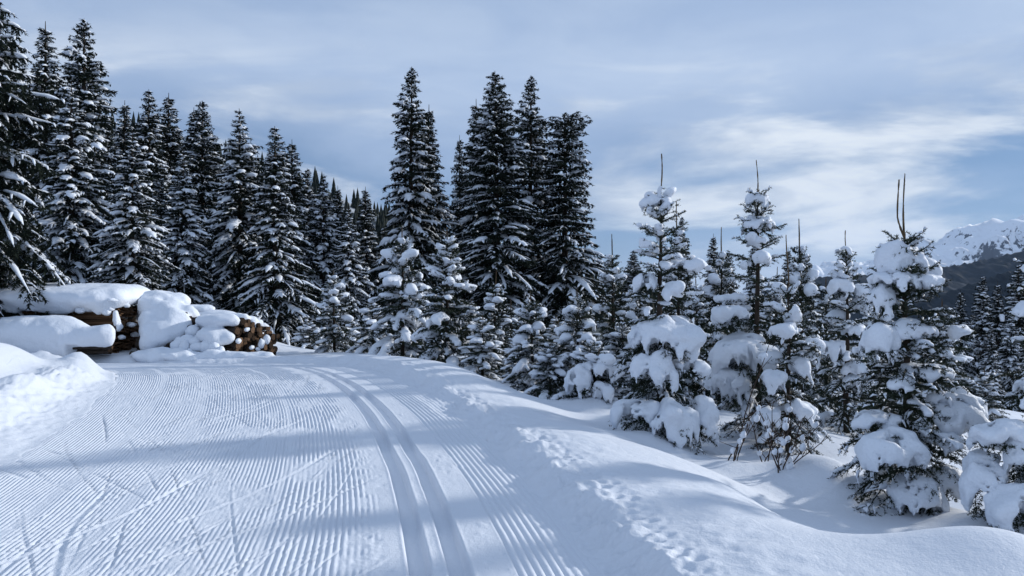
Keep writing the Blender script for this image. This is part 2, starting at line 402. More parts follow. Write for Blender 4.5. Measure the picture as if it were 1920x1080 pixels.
def ground_z(x, y, detail=True):
    x = np.asarray(x, float); y = np.asarray(y, float); sh = x.shape; x = x.ravel(); y = y.ravel()
    z = macro(x, y)
    r = np.hypot(x, y)
    for mx_, my_, h, rx, ry in MOUNDS:
        z += h*np.exp(-((x-mx_)/rx)**2 - ((y-my_)/ry)**2)
    fade = np.exp(-r/60.0)
    z += fade*(0.07*fbm(x*0.9, y*0.9, octv=2, seed=3) + 0.16*fbm(x*0.22, y*0.22, octv=2, seed=9)*sstep(14, 30, r))
    z += sstep(25, 120, r)*0.5*fbm(x*0.06, y*0.06, octv=3, seed=19)*np.minimum(1, r/100)
    near = r < 45
    u = np.full(len(x), 99.0); s = np.zeros(len(x))
    u[near], s[near] = track_coords(x[near], y[near])
    zc = zcrest(y)
    lump = fbm(x*1.7, y*1.7, octv=4, seed=21); fine = fbm(x*7, y*7, octv=4, seed=31, gain=0.6)
    # right shoulder: rough bank face, trodden edge, smooth shoulder, then down to the young trees
    far = sstep(8, 16, y)
    bh = 0.10 + 0.08*far + 0.05*vnoise(s*0.9, s*0+2.2, seed=5)
    edge = UR + 0.07*fbm(s*2.2, u*0, octv=3, seed=8)
    face = sstep(edge, edge + 0.26 + 0.22*far, u)
    zr = zc + bh*face + face*(0.035*sstep(1.2, 2.0, u)) + (0.007*fine + 0.012*lump)*face*(1-sstep(1.6, 2.2, u))
    zr += 0.013*fine*sstep(UR-.02, UR+.1, u)*(1-sstep(1.15, 1.4, u))
    wide = 1.45 + 0.55*sstep(9, 14, y) + 0.35*(1-sstep(3.5, 6.5, y))
    wide = np.where(x < -7, 1.1, wide)
    m = sstep(wide-0.25, wide + 1.5, u)
    zR = zr*(1-m) + z*m
    # left shelf, ploughed ridge, field
    shelf = 0.09*(1-sstep(UL-0.50, UL+0.02, u))
    rid = -(UL-0.42) - 0.25*sstep(10, 14, y) + 0.12*vnoise(s*0.8, s*0+7.7, seed=11)
    a = -u
    rh_ = 0.21 + 0.07*vnoise(s*0.75, s*0+1.1, seed=13) + 0.08*vnoise(s*2.1, s*0+3.1, seed=14)
    rf = sstep(rid-0.06, rid+0.42, a)
    back = sstep(rid+0.42, rid+0.95, a)
    zl = zc + shelf + rf*rh_*(1-0.55*back) + (0.04*lump + 0.02*fine)*rf*(1-back) + 0.012*fine*sstep(-UL, -UL+.15, a)*(1-rf)
    m2 = sstep(rid+0.45, rid+1.5, a)
    zL = zl*(1-m2) + z*m2
    zz = np.where(u > 0, zR, zL)
    zz = np.where(near, zz, z)
    ins = (u > UL+0.03) & (u < UR-0.03) & near
    # animal trail along the shoulder edge
    if detail:
        on = near & (u > 1.0) & (u < 1.75) & (s > 10)
        if on.any():
            uu = u[on]; s_ = s[on]; add = np.zeros(on.sum())
            for su, dph, amp in ((1.26, 0.0, 1.1), (1.34, 0.5, .7)):
                cell = 0.135; k = np.floor(s_/cell + dph); fs = (s_/cell + dph - k - 0.5)*cell
                jit = (hash3(k, k*0+3, k*0, 77)-.5)*0.045; js = (hash3(k, k*0+5, k*0, 78)-.5)*0.05; dp = 0.5+hash3(k, k*0+6, k*0, 79)
                cu = su + jit + 0.07*vnoise(s_*0.4, s_*0, seed=41)
                q = ((uu-cu)/0.042)**2 + ((fs-js)/0.034)**2
                add += amp*dp*(-0.024*np.exp(-q) + 0.006*np.exp(-((np.sqrt(q)-1.6)/0.5)**2))
            zz[on] += add*sstep(10.5, 12, s_)
    return zz.reshape(sh), u.reshape(sh), ins.reshape(sh)

# ------------------------------------------------------------------ groomed piste: corduroy, twin classic track, skating marks
s_cam = ss[np.argmin(np.hypot(CX, CY - 0))]
dl = []
sv_ = 6.0
while sv_ < ss[-1]-0.2:
    dd = abs(sv_ - s_cam)
    step = np.clip(dd*dd/1150, 0.0095, 0.14)
    if sv_ < s_cam + 2.0: step = 0.05 if sv_ > s_cam - 3 else 0.15
    if dd > 19.5: step = 0.25
    dl.append(sv_); sv_ += step
S = np.array(dl)
PITCH = 0.041
NU = int((UR - UL)/PITCH*5.3)
U = np.linspace(UL, UR, NU)
cx, cy = np.interp(S, ss, CX), np.interp(S, ss, CY); tx, ty = np.interp(S, ss, TX), np.interp(S, ss, TY)
UU, SS = np.meshgrid(U, S)
PXX = cx[:, None] + UU*ty[:, None]; PYY = cy[:, None] - UU*tx[:, None]
H = np.zeros_like(UU)
lo_res = fbm(SS*1.3, UU*1.3, octv=3, seed=51); med = fbm(SS*6, UU*6, octv=3, seed=52); hi = fbm(SS*26, UU*26, octv=2, seed=53)
def cord(u, pitch, amp): 
    w = 0.5+0.5*np.cos(2*np.pi*u/pitch); return amp*(np.sqrt(w) - 0.5)
# comb zones: wavy line of the comb, seams where passes overlap, patches rubbed flat
uw = UU + 0.004*vnoise(SS*0.7, UU*0, seed=61)
amp = 0.0165*(0.85 + 0.35*vnoise(UU*3.1, SS*0.35, seed=62))
rub = sstep(0.22, 0.7, fbm(SS*1.1, UU*2.6, octv=4, seed=63)); amp *= 1 - 0.85*rub
for uc, w in ((-2.66, .06), (-2.06, .07), (-1.02, .035)): amp *= 1 - 0.8*np.exp(-((UU-uc+0.03*vnoise(SS*1.5, UU*0, seed=64))/w)**2)
lz = sstep(-0.30, -0.46, UU) if False else (1 - sstep(-0.52, -0.38, UU + 0.05*vnoise(SS*9, UU*0, seed=65)))
brk = sstep(-0.1, 0.3, vnoise(SS*14, UU*9, seed=66))*(1-sstep(-0.42, -0.27, UU))*sstep(-0.54, -0.44, UU)
cl = np.where(UU < -1.02, cord(uw, 0.034, amp*.85), cord(uw, PITCH, amp))*np.clip(lz + 0.8*brk, 0, 1)
rz = sstep(0.40, 0.43, UU)
fade_r = 1 - 0.75*sstep(0.66, 0.72, UU)*(0.6+0.5*vnoise(SS*1.2, UU*4, seed=67))
cr2 = cord(uw-0.405, 0.050, 0.0150)*rz*fade_r*(1-sstep(0.84, 0.89, UU))
left_edge = sstep(UL, UL+0.10, UU + 0.04*vnoise(SS*3, UU*0, seed=68))
H += cl*left_edge + cr2 + 0.008*lo_res + 0.003*med*(0.4+rub) + 0.0022*hi*(0.35 + rub + (1-left_edge)*1.5)
# classic grooves
for gc in (-0.110, 0.110):
    e = np.abs(UU - gc + 0.004*vnoise(SS*1.2, UU*0+gc, seed=71))
    prof = 1 - sstep(0.048, 0.068, e)
    H = H*(1-prof) + prof*(-0.068 + 0.0022*vnoise(SS*40, UU*60, seed=72))
    H += 0.004*np.exp(-((e-0.078)/0.010)**2)
# pole-plant marks and crumbs on the smooth strip beside the track
gr = np.random.default_rng(11)
def sub(s0, s1, u0, u1):
    a, b = np.searchsorted(S, [s0, s1]); c, d = np.searchsorted(U, [u0, u1]); return slice(a, max(b, a+1)), slice(c, max(d, c+1))
for k in range(150):
    s0 = s_cam + 2.5 + 13*gr.random()**1.5; u0 = gr.choice([gr.uniform(.24, .42), gr.uniform(-.4, -.2), gr.uniform(-3.3, -.4)])
    a = sub(s0-.06, s0+.06, u0-.06, u0+.06); r = gr.uniform(.010, .028)
    H[a] += gr.choice([-0.010, 0.008, -0.006])*np.exp(-((SS[a]-s0)**2+(UU[a]-u0)**2)/r**2)
# skating marks: long edge strokes across the corduroy
def stroke(s0, u0, ang, ln, bend, wid, depth, flat):
    n = 60; t = np.linspace(0, 1, n); a_ = ang + bend*(t-0.3)
    ps = s0 + np.cumsum(np.cos(a_))*ln/n; pu = u0 + np.cumsum(np.sin(a_))*ln/n
    sl = sub(ps.min()-.12, ps.max()+.12, pu.min()-.12, pu.max()+.12)
    A = SS[sl]; Bu = UU[sl]
    if A.size == 0: return
    pi = np.interp(A, ps, pu) if np.all(np.diff(ps) > 0) else None
    if pi is None: return
    ai = np.interp(A, ps, a_); tt = np.interp(A, ps, t, left=-1, right=2)
    d = (Bu - pi)*np.cos(ai)
    ok = sstep(0, .06, tt)*(1-sstep(.80, 1.0, tt))*(1-sstep(-.34, -.24, Bu))
    core = np.exp(-(d/wid)**4)*ok
    dep = depth*(0.6 + 0.4*tt.clip(0, 1))
    H[sl] = H[sl]*(1-core*flat) - core*dep*np.clip(0.6+0.6*d/wid*np.sign(ang), 0.1, 1.4)
    H[sl] += 0.55*depth*np.exp(-((d + np.sign(ang)*wid*1.35)/(wid*0.5))**2)*ok*(0.7+0.6*vnoise(A*35, Bu*35, seed=int(abs(s0*100)) % 97))
for k in range(150):
    s0 = s_cam + 1.2 + 15.0*gr.random()**1.25; u0 = gr.uniform(-3.2, -.6)
    sg = 1 if gr.random() < 0.6 else -1
    stroke(s0, u0, sg*gr.uniform(.14, .62), gr.uniform(1.8, 4.2), -sg*gr.uniform(0, .22), gr.uniform(.004, .010), gr.uniform(.004, .011), 0.85)
for (s0, u0, ang, ln, be, wd, dp) in ((3.7, -1.75, -.30, 3.0, .6, .022, .011), (3.0, -2.35, -.02, 2.6, .0, .012, .010), (4.6, -2.5, .42, 2.4, -.3, .018, .012),
                                      (5.2, -1.7, .50, 2.8, -.2, .018, .012), (6.8, -2.2, .55, 3.0, -.2, .024, .014), (2.9, -1.6, .75, 2.8, -.25, .013, .010), (4.2, -1.9, .70, 2.8, -.2, .013, .010), (8.2, -2.4, .5, 3.0, -.2, .024, .014), (9.4, -1.9, .45, 2.8, 0, .026, .015), (10.5, -2.6, .5, 3.2, 0, .028, .016)):
    stroke(s_cam + s0, u0, ang, ln, be, wd, dp, 0.95)
edge_in = np.minimum(UU-UL, UR-UU)
Z = zcrest(PYY) + H

nr, nc = UU.shape
idx = np.arange(nr*nc).reshape(nr, nc)
q = np.stack([idx[:-1, :-1], idx[:-1, 1:], idx[1:, 1:], idx[1:, :-1]], -1).reshape(-1, 4)
me = mesh_np('ski_piste', np.stack([PXX, PYY, Z], -1).reshape(-1, 3), q)
piste = ob('ski_piste', me, M['groomed']); piste['kind'] = 'structure'
print('piste', nr, nc, round(time.time()-T0, 1))

# ------------------------------------------------------------------ ground: one sheet from under the camera to the horizon
th_in = np.linspace(R_(-41), R_(41), 450)
th_out = np.linspace(R_(41), R_(319), 110)[1:-1]
TH = np.concatenate([th_in, th_out])
RR = [0.3]
while RR[-1] < 14000:
    r = RR[-1]
    st = 0.12 if r < 2.4 else np.clip(r*r/330, 0.05, 0.22) if r < 14 else 0.22 if r < 24 else r*0.028
    RR.append(r + st)
RR = np.array(RR)
tt_, rr_ = np.meshgrid(TH, RR)
GX, GY = np.sin(tt_)*rr_, np.cos(tt_)*rr_
GZ, GU, GI = ground_z(GX, GY)
BANK_R, BANK_L = 1.95, -4.75
GZ = np.where(GI, zcrest(GY) - 0.11, GZ)
_, GS = track_coords(GX.clip(-60, 60), GY.clip(-60, 60))
GZ -= np.where((~GI) & (GU > 0) & (GU < BANK_R - .27) & (GS > s_cam + 1.5) & (GS < s_cam + 20.5), 0.09, 0)
GZ -= np.where((~GI) & (GU < 0) & (GU > BANK_L + .27) & (GS > s_cam + 1.5) & (GS < s_cam + 14.0), 0.09, 0)
nr, nc = GX.shape
idx = np.arange(nr*nc).reshape(nr, nc); nx_ = np.roll(idx, -1, 1)
q = np.stack([idx[:-1], nx_[:-1], nx_[1:], idx[1:]], -1).reshape(-1, 4)[:, ::-1]
gv = np.stack([GX, GY, GZ], -1).reshape(-1, 3)
cv = np.array([[0, 0, GZ[0].mean()]]); ci = len(gv)
tri = np.stack([np.full(nc, ci), nx_[0], idx[0]], -1)[:, ::-1]
me = mesh_np('snow_ground', np.concatenate([gv, cv]), [q, tri])
# faces must look up
nrm = np.zeros(len(me.polygons)*3, np.float32); me.polygons.foreach_get('normal', nrm)
if nrm[2::3].mean() < 0: me.flip_normals()
gnd = ob('snow_ground', me, M['snow']); gnd['kind'] = 'structure'
print('ground', nr, nc, round(time.time()-T0, 1))
# the banks beside the groomed strip: crumbly face, animal trail, ploughed ridge
def bank(name, us, s0, s1):
    Sb = S[(S > s0) & (S < s1)][::1]
    cx, cy = np.interp(Sb, ss, CX), np.interp(Sb, ss, CY); tx, ty = np.interp(Sb, ss, TX), np.interp(Sb, ss, TY)
    u_, s_ = np.meshgrid(us, Sb); X = cx[:, None] + u_*ty[:, None]; Y = cy[:, None] - u_*tx[:, None]
    Zb, ub, ib = ground_z(X, Y)
    Zb = np.where(ib, zcrest(Y) + .003, Zb)
    e = np.minimum(u_-us[0], us[-1]-u_); sgn = (us[-1] > 0)
    out_ = (us[-1]-u_) if sgn else (u_-us[0])
    e_in = (u_-us[0]) if sgn else (us[-1]-u_)
    rough = fbm(X*15, Y*15, octv=4, seed=131, gain=.6)
    m_in = np.exp(-((np.abs(u_)-(1.02 if sgn else 4.0))/(.13 if sgn else .30))**2)
    Zb = Zb + 0.015*rough*(m_in + .08)*(1.0 if sgn else 1.3) + .005*sstep(0, .2, out_) - .010*(1-sstep(0, .025, out_)) - .036*(1-sstep(.02, .10, e_in + .045*fbm(s_*3.5, u_*0, octv=3, seed=141)))
    nr, nc = X.shape; idx = np.arange(nr*nc).reshape(nr, nc)
    q = np.stack([idx[:-1, :-1], idx[:-1, 1:], idx[1:, 1:], idx[1:, :-1]], -1).reshape(-1, 4)
    o = ob(name, mesh_np(name, np.stack([X, Y, Zb], -1).reshape(-1, 3), q), M['snow']); o['kind'] = 'structure'
bank('snow_bank_right', np.concatenate([np.linspace(UR-.11, 1.6, 58), np.linspace(1.625, BANK_R, 14)]), s_cam+1.4, s_cam+20.6)
bank('snow_bank_left', np.linspace(BANK_L, UL+.11, 70), s_cam+1.4, s_cam+14.1)
def gz(x, y):
    z, u, i = ground_z(np.array([x]), np.array([y]), False); return float(zcrest(y) if i[0] else z[0])

# ------------------------------------------------------------------ trees
def unit(v): return v/(np.linalg.norm(v, axis=-1, keepdims=True)+1e-9)
def path_arc(base, az, el, L, droop, n=7, lift=0.0):
    """branch curve: leaves the stem at elevation el, bends under its load, tip lifts a little"""
    t = np.linspace(0, 1, n)
    h = np.array([math.cos(az), math.sin(az), 0])
    p = base[None] + L*(t[:, None]*math.cos(el))*h[None]
    p[:, 2] += L*(t*math.sin(el) - droop*t**2 + lift*t**4)
    return p

def trunk_mesh(H, r0, r1, g, wob=0.02, n=14, m=8, z0=-0.35, name='trunk'):
    t = np.linspace(0, 1, n); z = z0 + (H - z0)*t
    x = wob*H*0.3*np.sin(t*3+g.uniform(0, 6))*t*(1-t); y = wob*H*0.3*np.sin(t*4+g.uniform(0, 6))*t*(1-t)
    r = r0*(1-t)**0.9 + r1
    v, q = tubes(np.stack([x, y, z], -1)[None], r[None], r[None], m)
    return mesh_np(name, v, q)

def forest_spruce(seed, H=16.0, R=2.1, spacing=0.36, per=6, snow=1.0, hang=1.0, bare=0.06, power=0.68, tipstyle=0, dens=1.0, seg=6, scale=1.0, flat=0.0, nd=(42, 0.14, 0.055)):
    """a grown spruce: returns meshes trunk, crown, snow (base at 0)"""
    g = np.random.default_rng(seed)
    fo, sn = Acc(), Acc()
    SA, SB = [], []                               # needle-bearing segments
    mp, mw, mh = [], [], []                       # snow along boughs
    tp, tw, th = [], [], []                       # snow along side branches
    z = bare*H; off = 0.0
    while z < H*0.985:
        f = 1 - z/H
        L0 = R*(f**power)*(1.0) + 0.05
        if flat: L0 = min(L0 + flat*R*math.exp(-((f-0.06)/0.05)**2), R)
        if f > 0.86: L0 *= 0.75 + 0.25*(1-f)/0.14
        nb = per if f > 0.15 else max(3, per-2)
        off += 0.9
        for k in range(nb):
            az = off + 2*math.pi*k/nb + g.normal(0, 0.22)
            L = L0*g.uniform(0.66, 1.14)*(1 + 0.30*float(vnoise(np.array([z*0.55+seed]), np.array([math.sin(az)*1.1+math.cos(az)*.7]), seed=seed)[0]))
            zz = z + g.uniform(-0.5, 0.5)*spacing
            el = 0.55*(1-f)**1.5 - 0.10*f + g.normal(0, 0.09)
            dr = (0.22 + 0.62*f)*g.uniform(0.6, 1.4)*hang
            p = path_arc(np.array([0, 0, zz]), az, el, L, dr, seg, 0.10*hang)
            h = np.array([math.cos(az), math.sin(az), 0]); sdv = np.array([-h[1], h[0], 0])
            SA.append(p[1:-1]); SB.append(p[2:])
            # side branches, hanging like curtains
            ns = max(3, int(L/0.13*dens))
            tt = np.linspace(0.16, 0.97, ns) + g.uniform(-.02, .02, ns)
            ix = tt*(seg-1); i0 = np.clip(ix.astype(int), 0, seg-2); fr = (ix-i0)[:, None]
            bp = p[i0]*(1-fr) + p[i0+1]*fr
            sg = np.where(np.arange(ns) % 2 == 0, 1, -1)[:, None]
            ls = (0.30*L*(1-tt)**0.7 + 0.13*min(1, L))[:, None]*g.uniform(0.7, 1.25, (ns, 1))
            dv = unit(h[None]*0.65 + sdv[None]*sg*g.uniform(0.5, 1.0, (ns, 1)) + np.array([[0, 0, -0.25*hang]]))
            mid = bp + dv*ls*0.55; end = bp + dv*ls + np.array([[0, 0, -1.0]])*ls*0.38*hang
            SA += [bp, mid]; SB += [mid, end]
            # curtain twigs straight down
            nc_ = max(2, int(ns*0.7)); cidx = g.integers(0, ns, nc_)
            cb = bp[cidx]*(0.5) + mid[cidx]*0.5
            SA.append(cb); SB.append(cb + np.array([[0, 0, -1.0]])*g.uniform(0.10, 0.30, (nc_, 1))*min(1.0, L)*hang + g.normal(0, .02, (nc_, 3)))
            load = snow*g.uniform(0.15, 1.4)*(0.55+0.45*min(1, L))
            if g.random() < 0.90 and L > 0.14:
                # main drift on the bough: starts away from the stem
                a0 = g.uniform(0.05, 0.4); t = np.linspace(a0, 1.0, 8)
                px = np.stack([np.interp(t*(seg-1), np.arange(seg), p[:, c]) for c in range(3)], -1)
                lumpy = np.clip(1 + 0.75*vnoise(t*L*4.5 + g.uniform(0, 99), t*0+g.uniform(0, 99), seed=3), 0.12, 1.7)
                env = np.sin(np.pi*np.clip((t-a0)/(1-a0), 0, 1)**0.8)**0.5; env[0] = env[-1] = 0.02
                w = 0.125*load*lumpy*env*(0.5+0.5*min(1, L)); hh = 0.092*load*lumpy*env*(0.5+0.5*min(1, L))
                px[:, 2] += hh*0.75 + 0.01
                mp.append(px); mw.append(w); mh.append(hh)
            pick = g.random(ns) < 0.46*min(1.2, load+.1)
            for j in np.nonzero(pick)[0]:
                t = np.linspace(0.1, 0.95, 5)[:, None]
                q0 = bp[j] + (mid[j]-bp[j])*np.clip(t/0.55, 0, 1) + (end[j]-mid[j])*np.clip((t-0.55)/0.45, 0, 1)
                w = (0.046*load*g.uniform(0.6, 1.5))*np.array([0.05, 0.8, 1.0, 0.8, 0.05])*(0.5+0.5*min(1, L))
                q0[:, 2] += w*0.7+0.008
                tp.append(q0); tw.append(w); th.append(w*0.8)
        z += spacing*(0.55 + 0.45*f)*g.uniform(0.8, 1.2)
    A = np.concatenate(SA); B = np.concatenate(SB)
    v, t = needles(A, B, nd[0]*dens, nd[1], nd[2], g, spread=0.75, hang=0.30)
    fo.add(v, tris=t)
    if mp:
        v, q = tubes(np.array(mp), np.array(mw), np.array(mh), 6); sn.add(v, quads=q)
    if tp:
        v, q = tubes(np.array(tp), np.array(tw), np.array(th), 5); sn.add(v, quads=q)
    # leader with a tuft
    tr = trunk_mesh(H+0.15, 0.0125*H, 0.012, g)
    crown = fo.mesh('crown', False); snow_me = sn.mesh('snow_load')
    for m_, mt in ((tr, 'bark'), (crown, 'needle_far'), (snow_me, 'tree_snow')): m_.materials.append(M[mt])
    return dict(H=H, R=R, parts=(('trunk', tr), ('crown', crown), ('snow_load', snow_me)))

def plant(proto, name, x, y, z, H, wscale=1.0, rot=0.0, lean=0.0, label='', cat='tree', group=None, sink=0.0):
    s = H/proto['H']
    e = empty(name, (x, y, z - sink)); e.rotation_euler = (lean*math.cos(rot*3), lean*math.sin(rot*3), rot); e.scale = (s*wscale, s*wscale, s)
    tag(e, label, cat, group)
    for nm, me_ in proto['parts']:
        o = ob(nm, me_, None, e)
        if nm in ('crown', 'snow_load'): o['kind'] = 'stuff'
    return e

FP = [forest_spruce(101, 16, 2.2, snow=1.05, hang=1.0),
      forest_spruce(102, 16, 1.75, snow=0.95, hang=1.15, spacing=.34),
      forest_spruce(103, 16, 2.3, snow=1.35, hang=0.95, per=6, spacing=.42),
      forest_spruce(104, 16, 2.5, snow=0.8, hang=0.7, per=7, spacing=.34, power=0.62),
      forest_spruce(105, 16, 2.2, snow=0.8, hang=0.9, per=6, spacing=.36, power=.55, flat=0.35)]
print('forest protos', [sum(len(m_.polygons) for _, m_ in p['parts']) for p in FP], round(time.time()-T0, 1))

# (tip x, tip y, foot y, depth, half width px at the skirt, proto, label, group)
GF = 'spruces of the forest behind the log stacks'; LF = 'tall snow-laden spruce in the dense forest behind the log stacks'
LD = 'shaded spruce filling the depth of the forest behind its front row'
FT = [(80, 45, 545, 44, 72, 1, 'slim dark spruce rising behind the large near spruce'), (152, 40, 548, 38, 98, 0, 'tallest dark spruce of the forest, rising behind the snow-roofed lumber pile'),
      (135, 158, 548, 31, 98, 2, 'broad spruce with thick snowy boughs just behind the snow-roofed lumber pile'), (232, 192, 550, 52, 60, 1, 'spruce tip showing between the two tallest dark spruces'), (38, 128, 552, 50, 70, 0, 'dark spruce half hidden behind the large near spruce'),
      (247, 240, 566, 27, 112, 2, 'broad snow-heavy spruce whose lowest boughs reach over the stacks'), (281, 170, 552, 46, 72, 0, 'pointed spruce behind the broad snow-heavy one'), (313, 178, 560, 49, 62, 1, 'spruce paired closely with the pointed one behind the broad snow-heavy spruce'),
      (360, 205, 566, 50, 52, 1, 'small-tipped spruce leaning into the wide dark one in the forest'), (381, 193, 570, 43, 66, 3, 'wide dark spruce beside the frosted pale one'), (344, 282, 575, 31, 74, 2, 'snow-streaked lower spruce in front of the wide dark one'), (452, 208, 605, 34, 84, 2, 'pale frosted spruce with evenly drooping boughs behind the round-log stack'),
      (520, 240, 650, 32, 92, 0, 'dark-skirted spruce at the forest edge past the end of the round-log stack'), (551, 265, 630, 40, 64, 1, 'spruce tucked against the dark-skirted forest-edge spruce'), (577, 318, 640, 47, 55, 0, 'third narrow spruce stepping down from the dark-skirted one'), (604, 328, 645, 42, 60, 2, 'snowy spruce with a split-looking tip at the low end of the forest'), (634, 350, 648, 46, 52, 1, 'thin dark spruce between two snowier ones at the low end of the forest'),
      (655, 392, 650, 37, 56, 2, 'short snow-laden spruce last before the gap in the forest'), (688, 352, 640, 52, 48, 1, 'lone pointed spruce in the gap before the tall lone spruce'), (420, 330, 590, 52, 70, 0, 'shaded spruce filling the gap behind the frosted pale one'), (300, 330, 570, 40, 70, 1, 'shaded spruce deep in the forest behind the middle log stack'), (190, 300, 556, 45, 70, 1, 'shaded spruce deep behind the broad thick-boughed one'), (500, 380, 620, 50, 55, 3, 'shaded low spruce behind the dark-skirted forest-edge spruce'), (110, 150, 552, 58, 55, 1, LD), (205, 235, 556, 58, 58, 0, LD), (262, 250, 560, 56, 55, 1, LD), (335, 240, 568, 58, 55, 0, LD), (405, 265, 580, 57, 55, 1, LD), (432, 305, 590, 56, 50, 0, LD), (482, 315, 600, 57, 55, 1, LD), (566, 350, 630, 58, 48, 0, LD), (592, 372, 640, 58, 46, 1, LD), (622, 400, 645, 58, 44, 0, LD), (668, 420, 645, 60, 44, 1, LD), (20, 210, 556, 48, 60, 0, LD), (715, 430, 645, 55, 46, 0, 'small far spruce beside the foot of the tall lone spruce')]
GC = 'spruces of the tall clump beyond the young trees'
FC = [(766, 130, 650, 45, 84, 0, 'tall narrow spruce standing apart between the forest edge and the tall clump'), (799, 200, 650, 47, 66, 1, 'second slimmer tip growing right against the tall lone spruce'),
      (864, 256, 645, 52, 40, 1, 'slender pointed spruce at the outer edge of the tall clump'), (898, 190, 648, 49, 62, 1, 'spruce half hidden behind the widest spruce of the tall clump'),
      (934, 138, 650, 42, 98, 3, 'widest spruce of the tall clump, with snow-lined horizontal boughs'), (990, 146, 645, 46, 80, 0, 'tall spruce with a fine pointed tip beside the widest spruce of the clump'),
      (1060, 218, 640, 44, 82, 4, 'blunt flat-topped spruce at the edge of the tall clump')]
gt = np.random.default_rng(5)
for i, (tx_, ty_, fy, d, hw, pr, lab) in enumerate(FT + FC):
    foot = P(tx_, fy, d); H_ = (fy - ty_)/F*d; zg = gz(foot[0], foot[1])
    H_ += foot[2] - zg
    pr_ = FP[pr]; w_ = (hw/F*d)/(pr_['R']*H_/pr_['H'])
    inF = i < len(FT)
    plant(pr_, 'spruce_tree', foot[0], foot[1], zg, H_, min(1.6, max(0.75, w_*1.14)), gt.uniform(0, 6.28), 0.012, lab or LF, 'tree', GF if inF else GC)
# spruces lower down the slope to the right and behind the young trees
GV = 'spruces on the slope falling to the valley'; LV = 'snow-dusted spruce on the shaded slope below the young trees'
FV = [(1335, 440, 660, 42, 40, 1), (1275, 408, 660, 40, 42, 0), (1413, 452, 670, 44, 42, 1), (1365, 470, 665, 50, 36, 0), (1478, 466, 680, 46, 38, 1), (1512, 480, 690, 52, 36, 0), (1190, 470, 640, 48, 40, 3),
      (1800, 545, 770, 55, 52, 1), (1842, 520, 775, 60, 50, 0), (1872, 530, 775, 56, 46, 1), (1912, 498, 775, 52, 58, 0), (1950, 470, 775, 55, 60, 1), (1770, 590, 760, 66, 46, 0), (1822, 590, 770, 72, 46, 3), (1730, 610, 750, 62, 44, 1), (1895, 585, 780, 48, 44, 2),
      (1660, 600, 740, 60, 44, 0), (1860, 610, 785, 46, 42, 1), (1790, 640, 775, 44, 36, 2), (1935, 600, 790, 42, 50, 0), (1985, 520, 780, 50, 60, 1), (1700, 640, 750, 50, 36, 1), (2040, 480, 780, 60, 60, 0)]
for (tx_, ty_, fy, d, hw, pr) in FV:
    foot = P(tx_, fy, d); zg = gz(foot[0], foot[1]); H_ = (fy - ty_)/F*d + foot[2]-zg
    pr_ = FP[pr]; w_ = (hw/F*d)/(pr_['R']*H_/pr_['H'])
    plant(pr_, 'spruce_tree', foot[0], foot[1], zg, H_, min(1.5, max(0.75, w_)), gt.uniform(0, 6.28), 0.012, LV, 'tree', GV)

# the big spruce at the edge of the picture, beside the lumber pile
NEARP = forest_spruce(120, 8.6, 1.75, spacing=0.34, per=7, snow=.6, hang=1.2, dens=1.5, seg=8, bare=0.03, power=0.7, nd=(60, .085, .026))
foot = P(-30, 612, 21.5)
plant(NEARP, 'spruce_tree', foot[0], foot[1], gz(foot[0], foot[1])-.1, 11.3, 1.22, 1.0, 0.01, 'large near spruce with long drooping snow-covered boughs hanging beside the lumber pile', 'tree')
print('forest', round(time.time()-T0, 1))

# ------------------------------------------------------------------ young spruces
def young_boughs(g, H, R, leader, gap=0.20, per=5, power=0.85, up=0.75, low=-0.15, droop=0.3, n=7):
    Hc = H - leader
    out = []
    z = 0.10*Hc; off = g.uniform(0, 6)
    while z < Hc - 0.01:
        f = 1 - z/Hc
        off += 0.7
        for k in range(per):
            az = off + 2*math.pi*k/per + g.normal(0, 0.15)
            L = R*(f**power)*g.uniform(0.75, 1.15) + 0.10
            el = low + (up-low)*(1-f)**1.3 + g.normal(0, 0.10)
            out.append(path_arc(np.array([0, 0, z+g.uniform(-.02, .02)]), az, el, L, droop*f*g.uniform(0.5, 1.5), n, 0.05))
        # weaker shoots between whorls
        for k in range(3):
            az = g.uniform(0, 6.28); zz = z + gap*g.uniform(0.3, 0.8)
            if zz > Hc - .08: continue
            f2 = 1 - zz/Hc
            out.append(path_arc(np.array([0, 0, zz]), az, low+(up-low)*(1-f2)**1.3, (R*(f2**power)+.10)*g.uniform(.3, .7), droop*f2*g.uniform(.4, 1.2), n, 0.03))
        z += gap*(0.75+0.5*f)*g.uniform(0.85, 1.15)
    return out
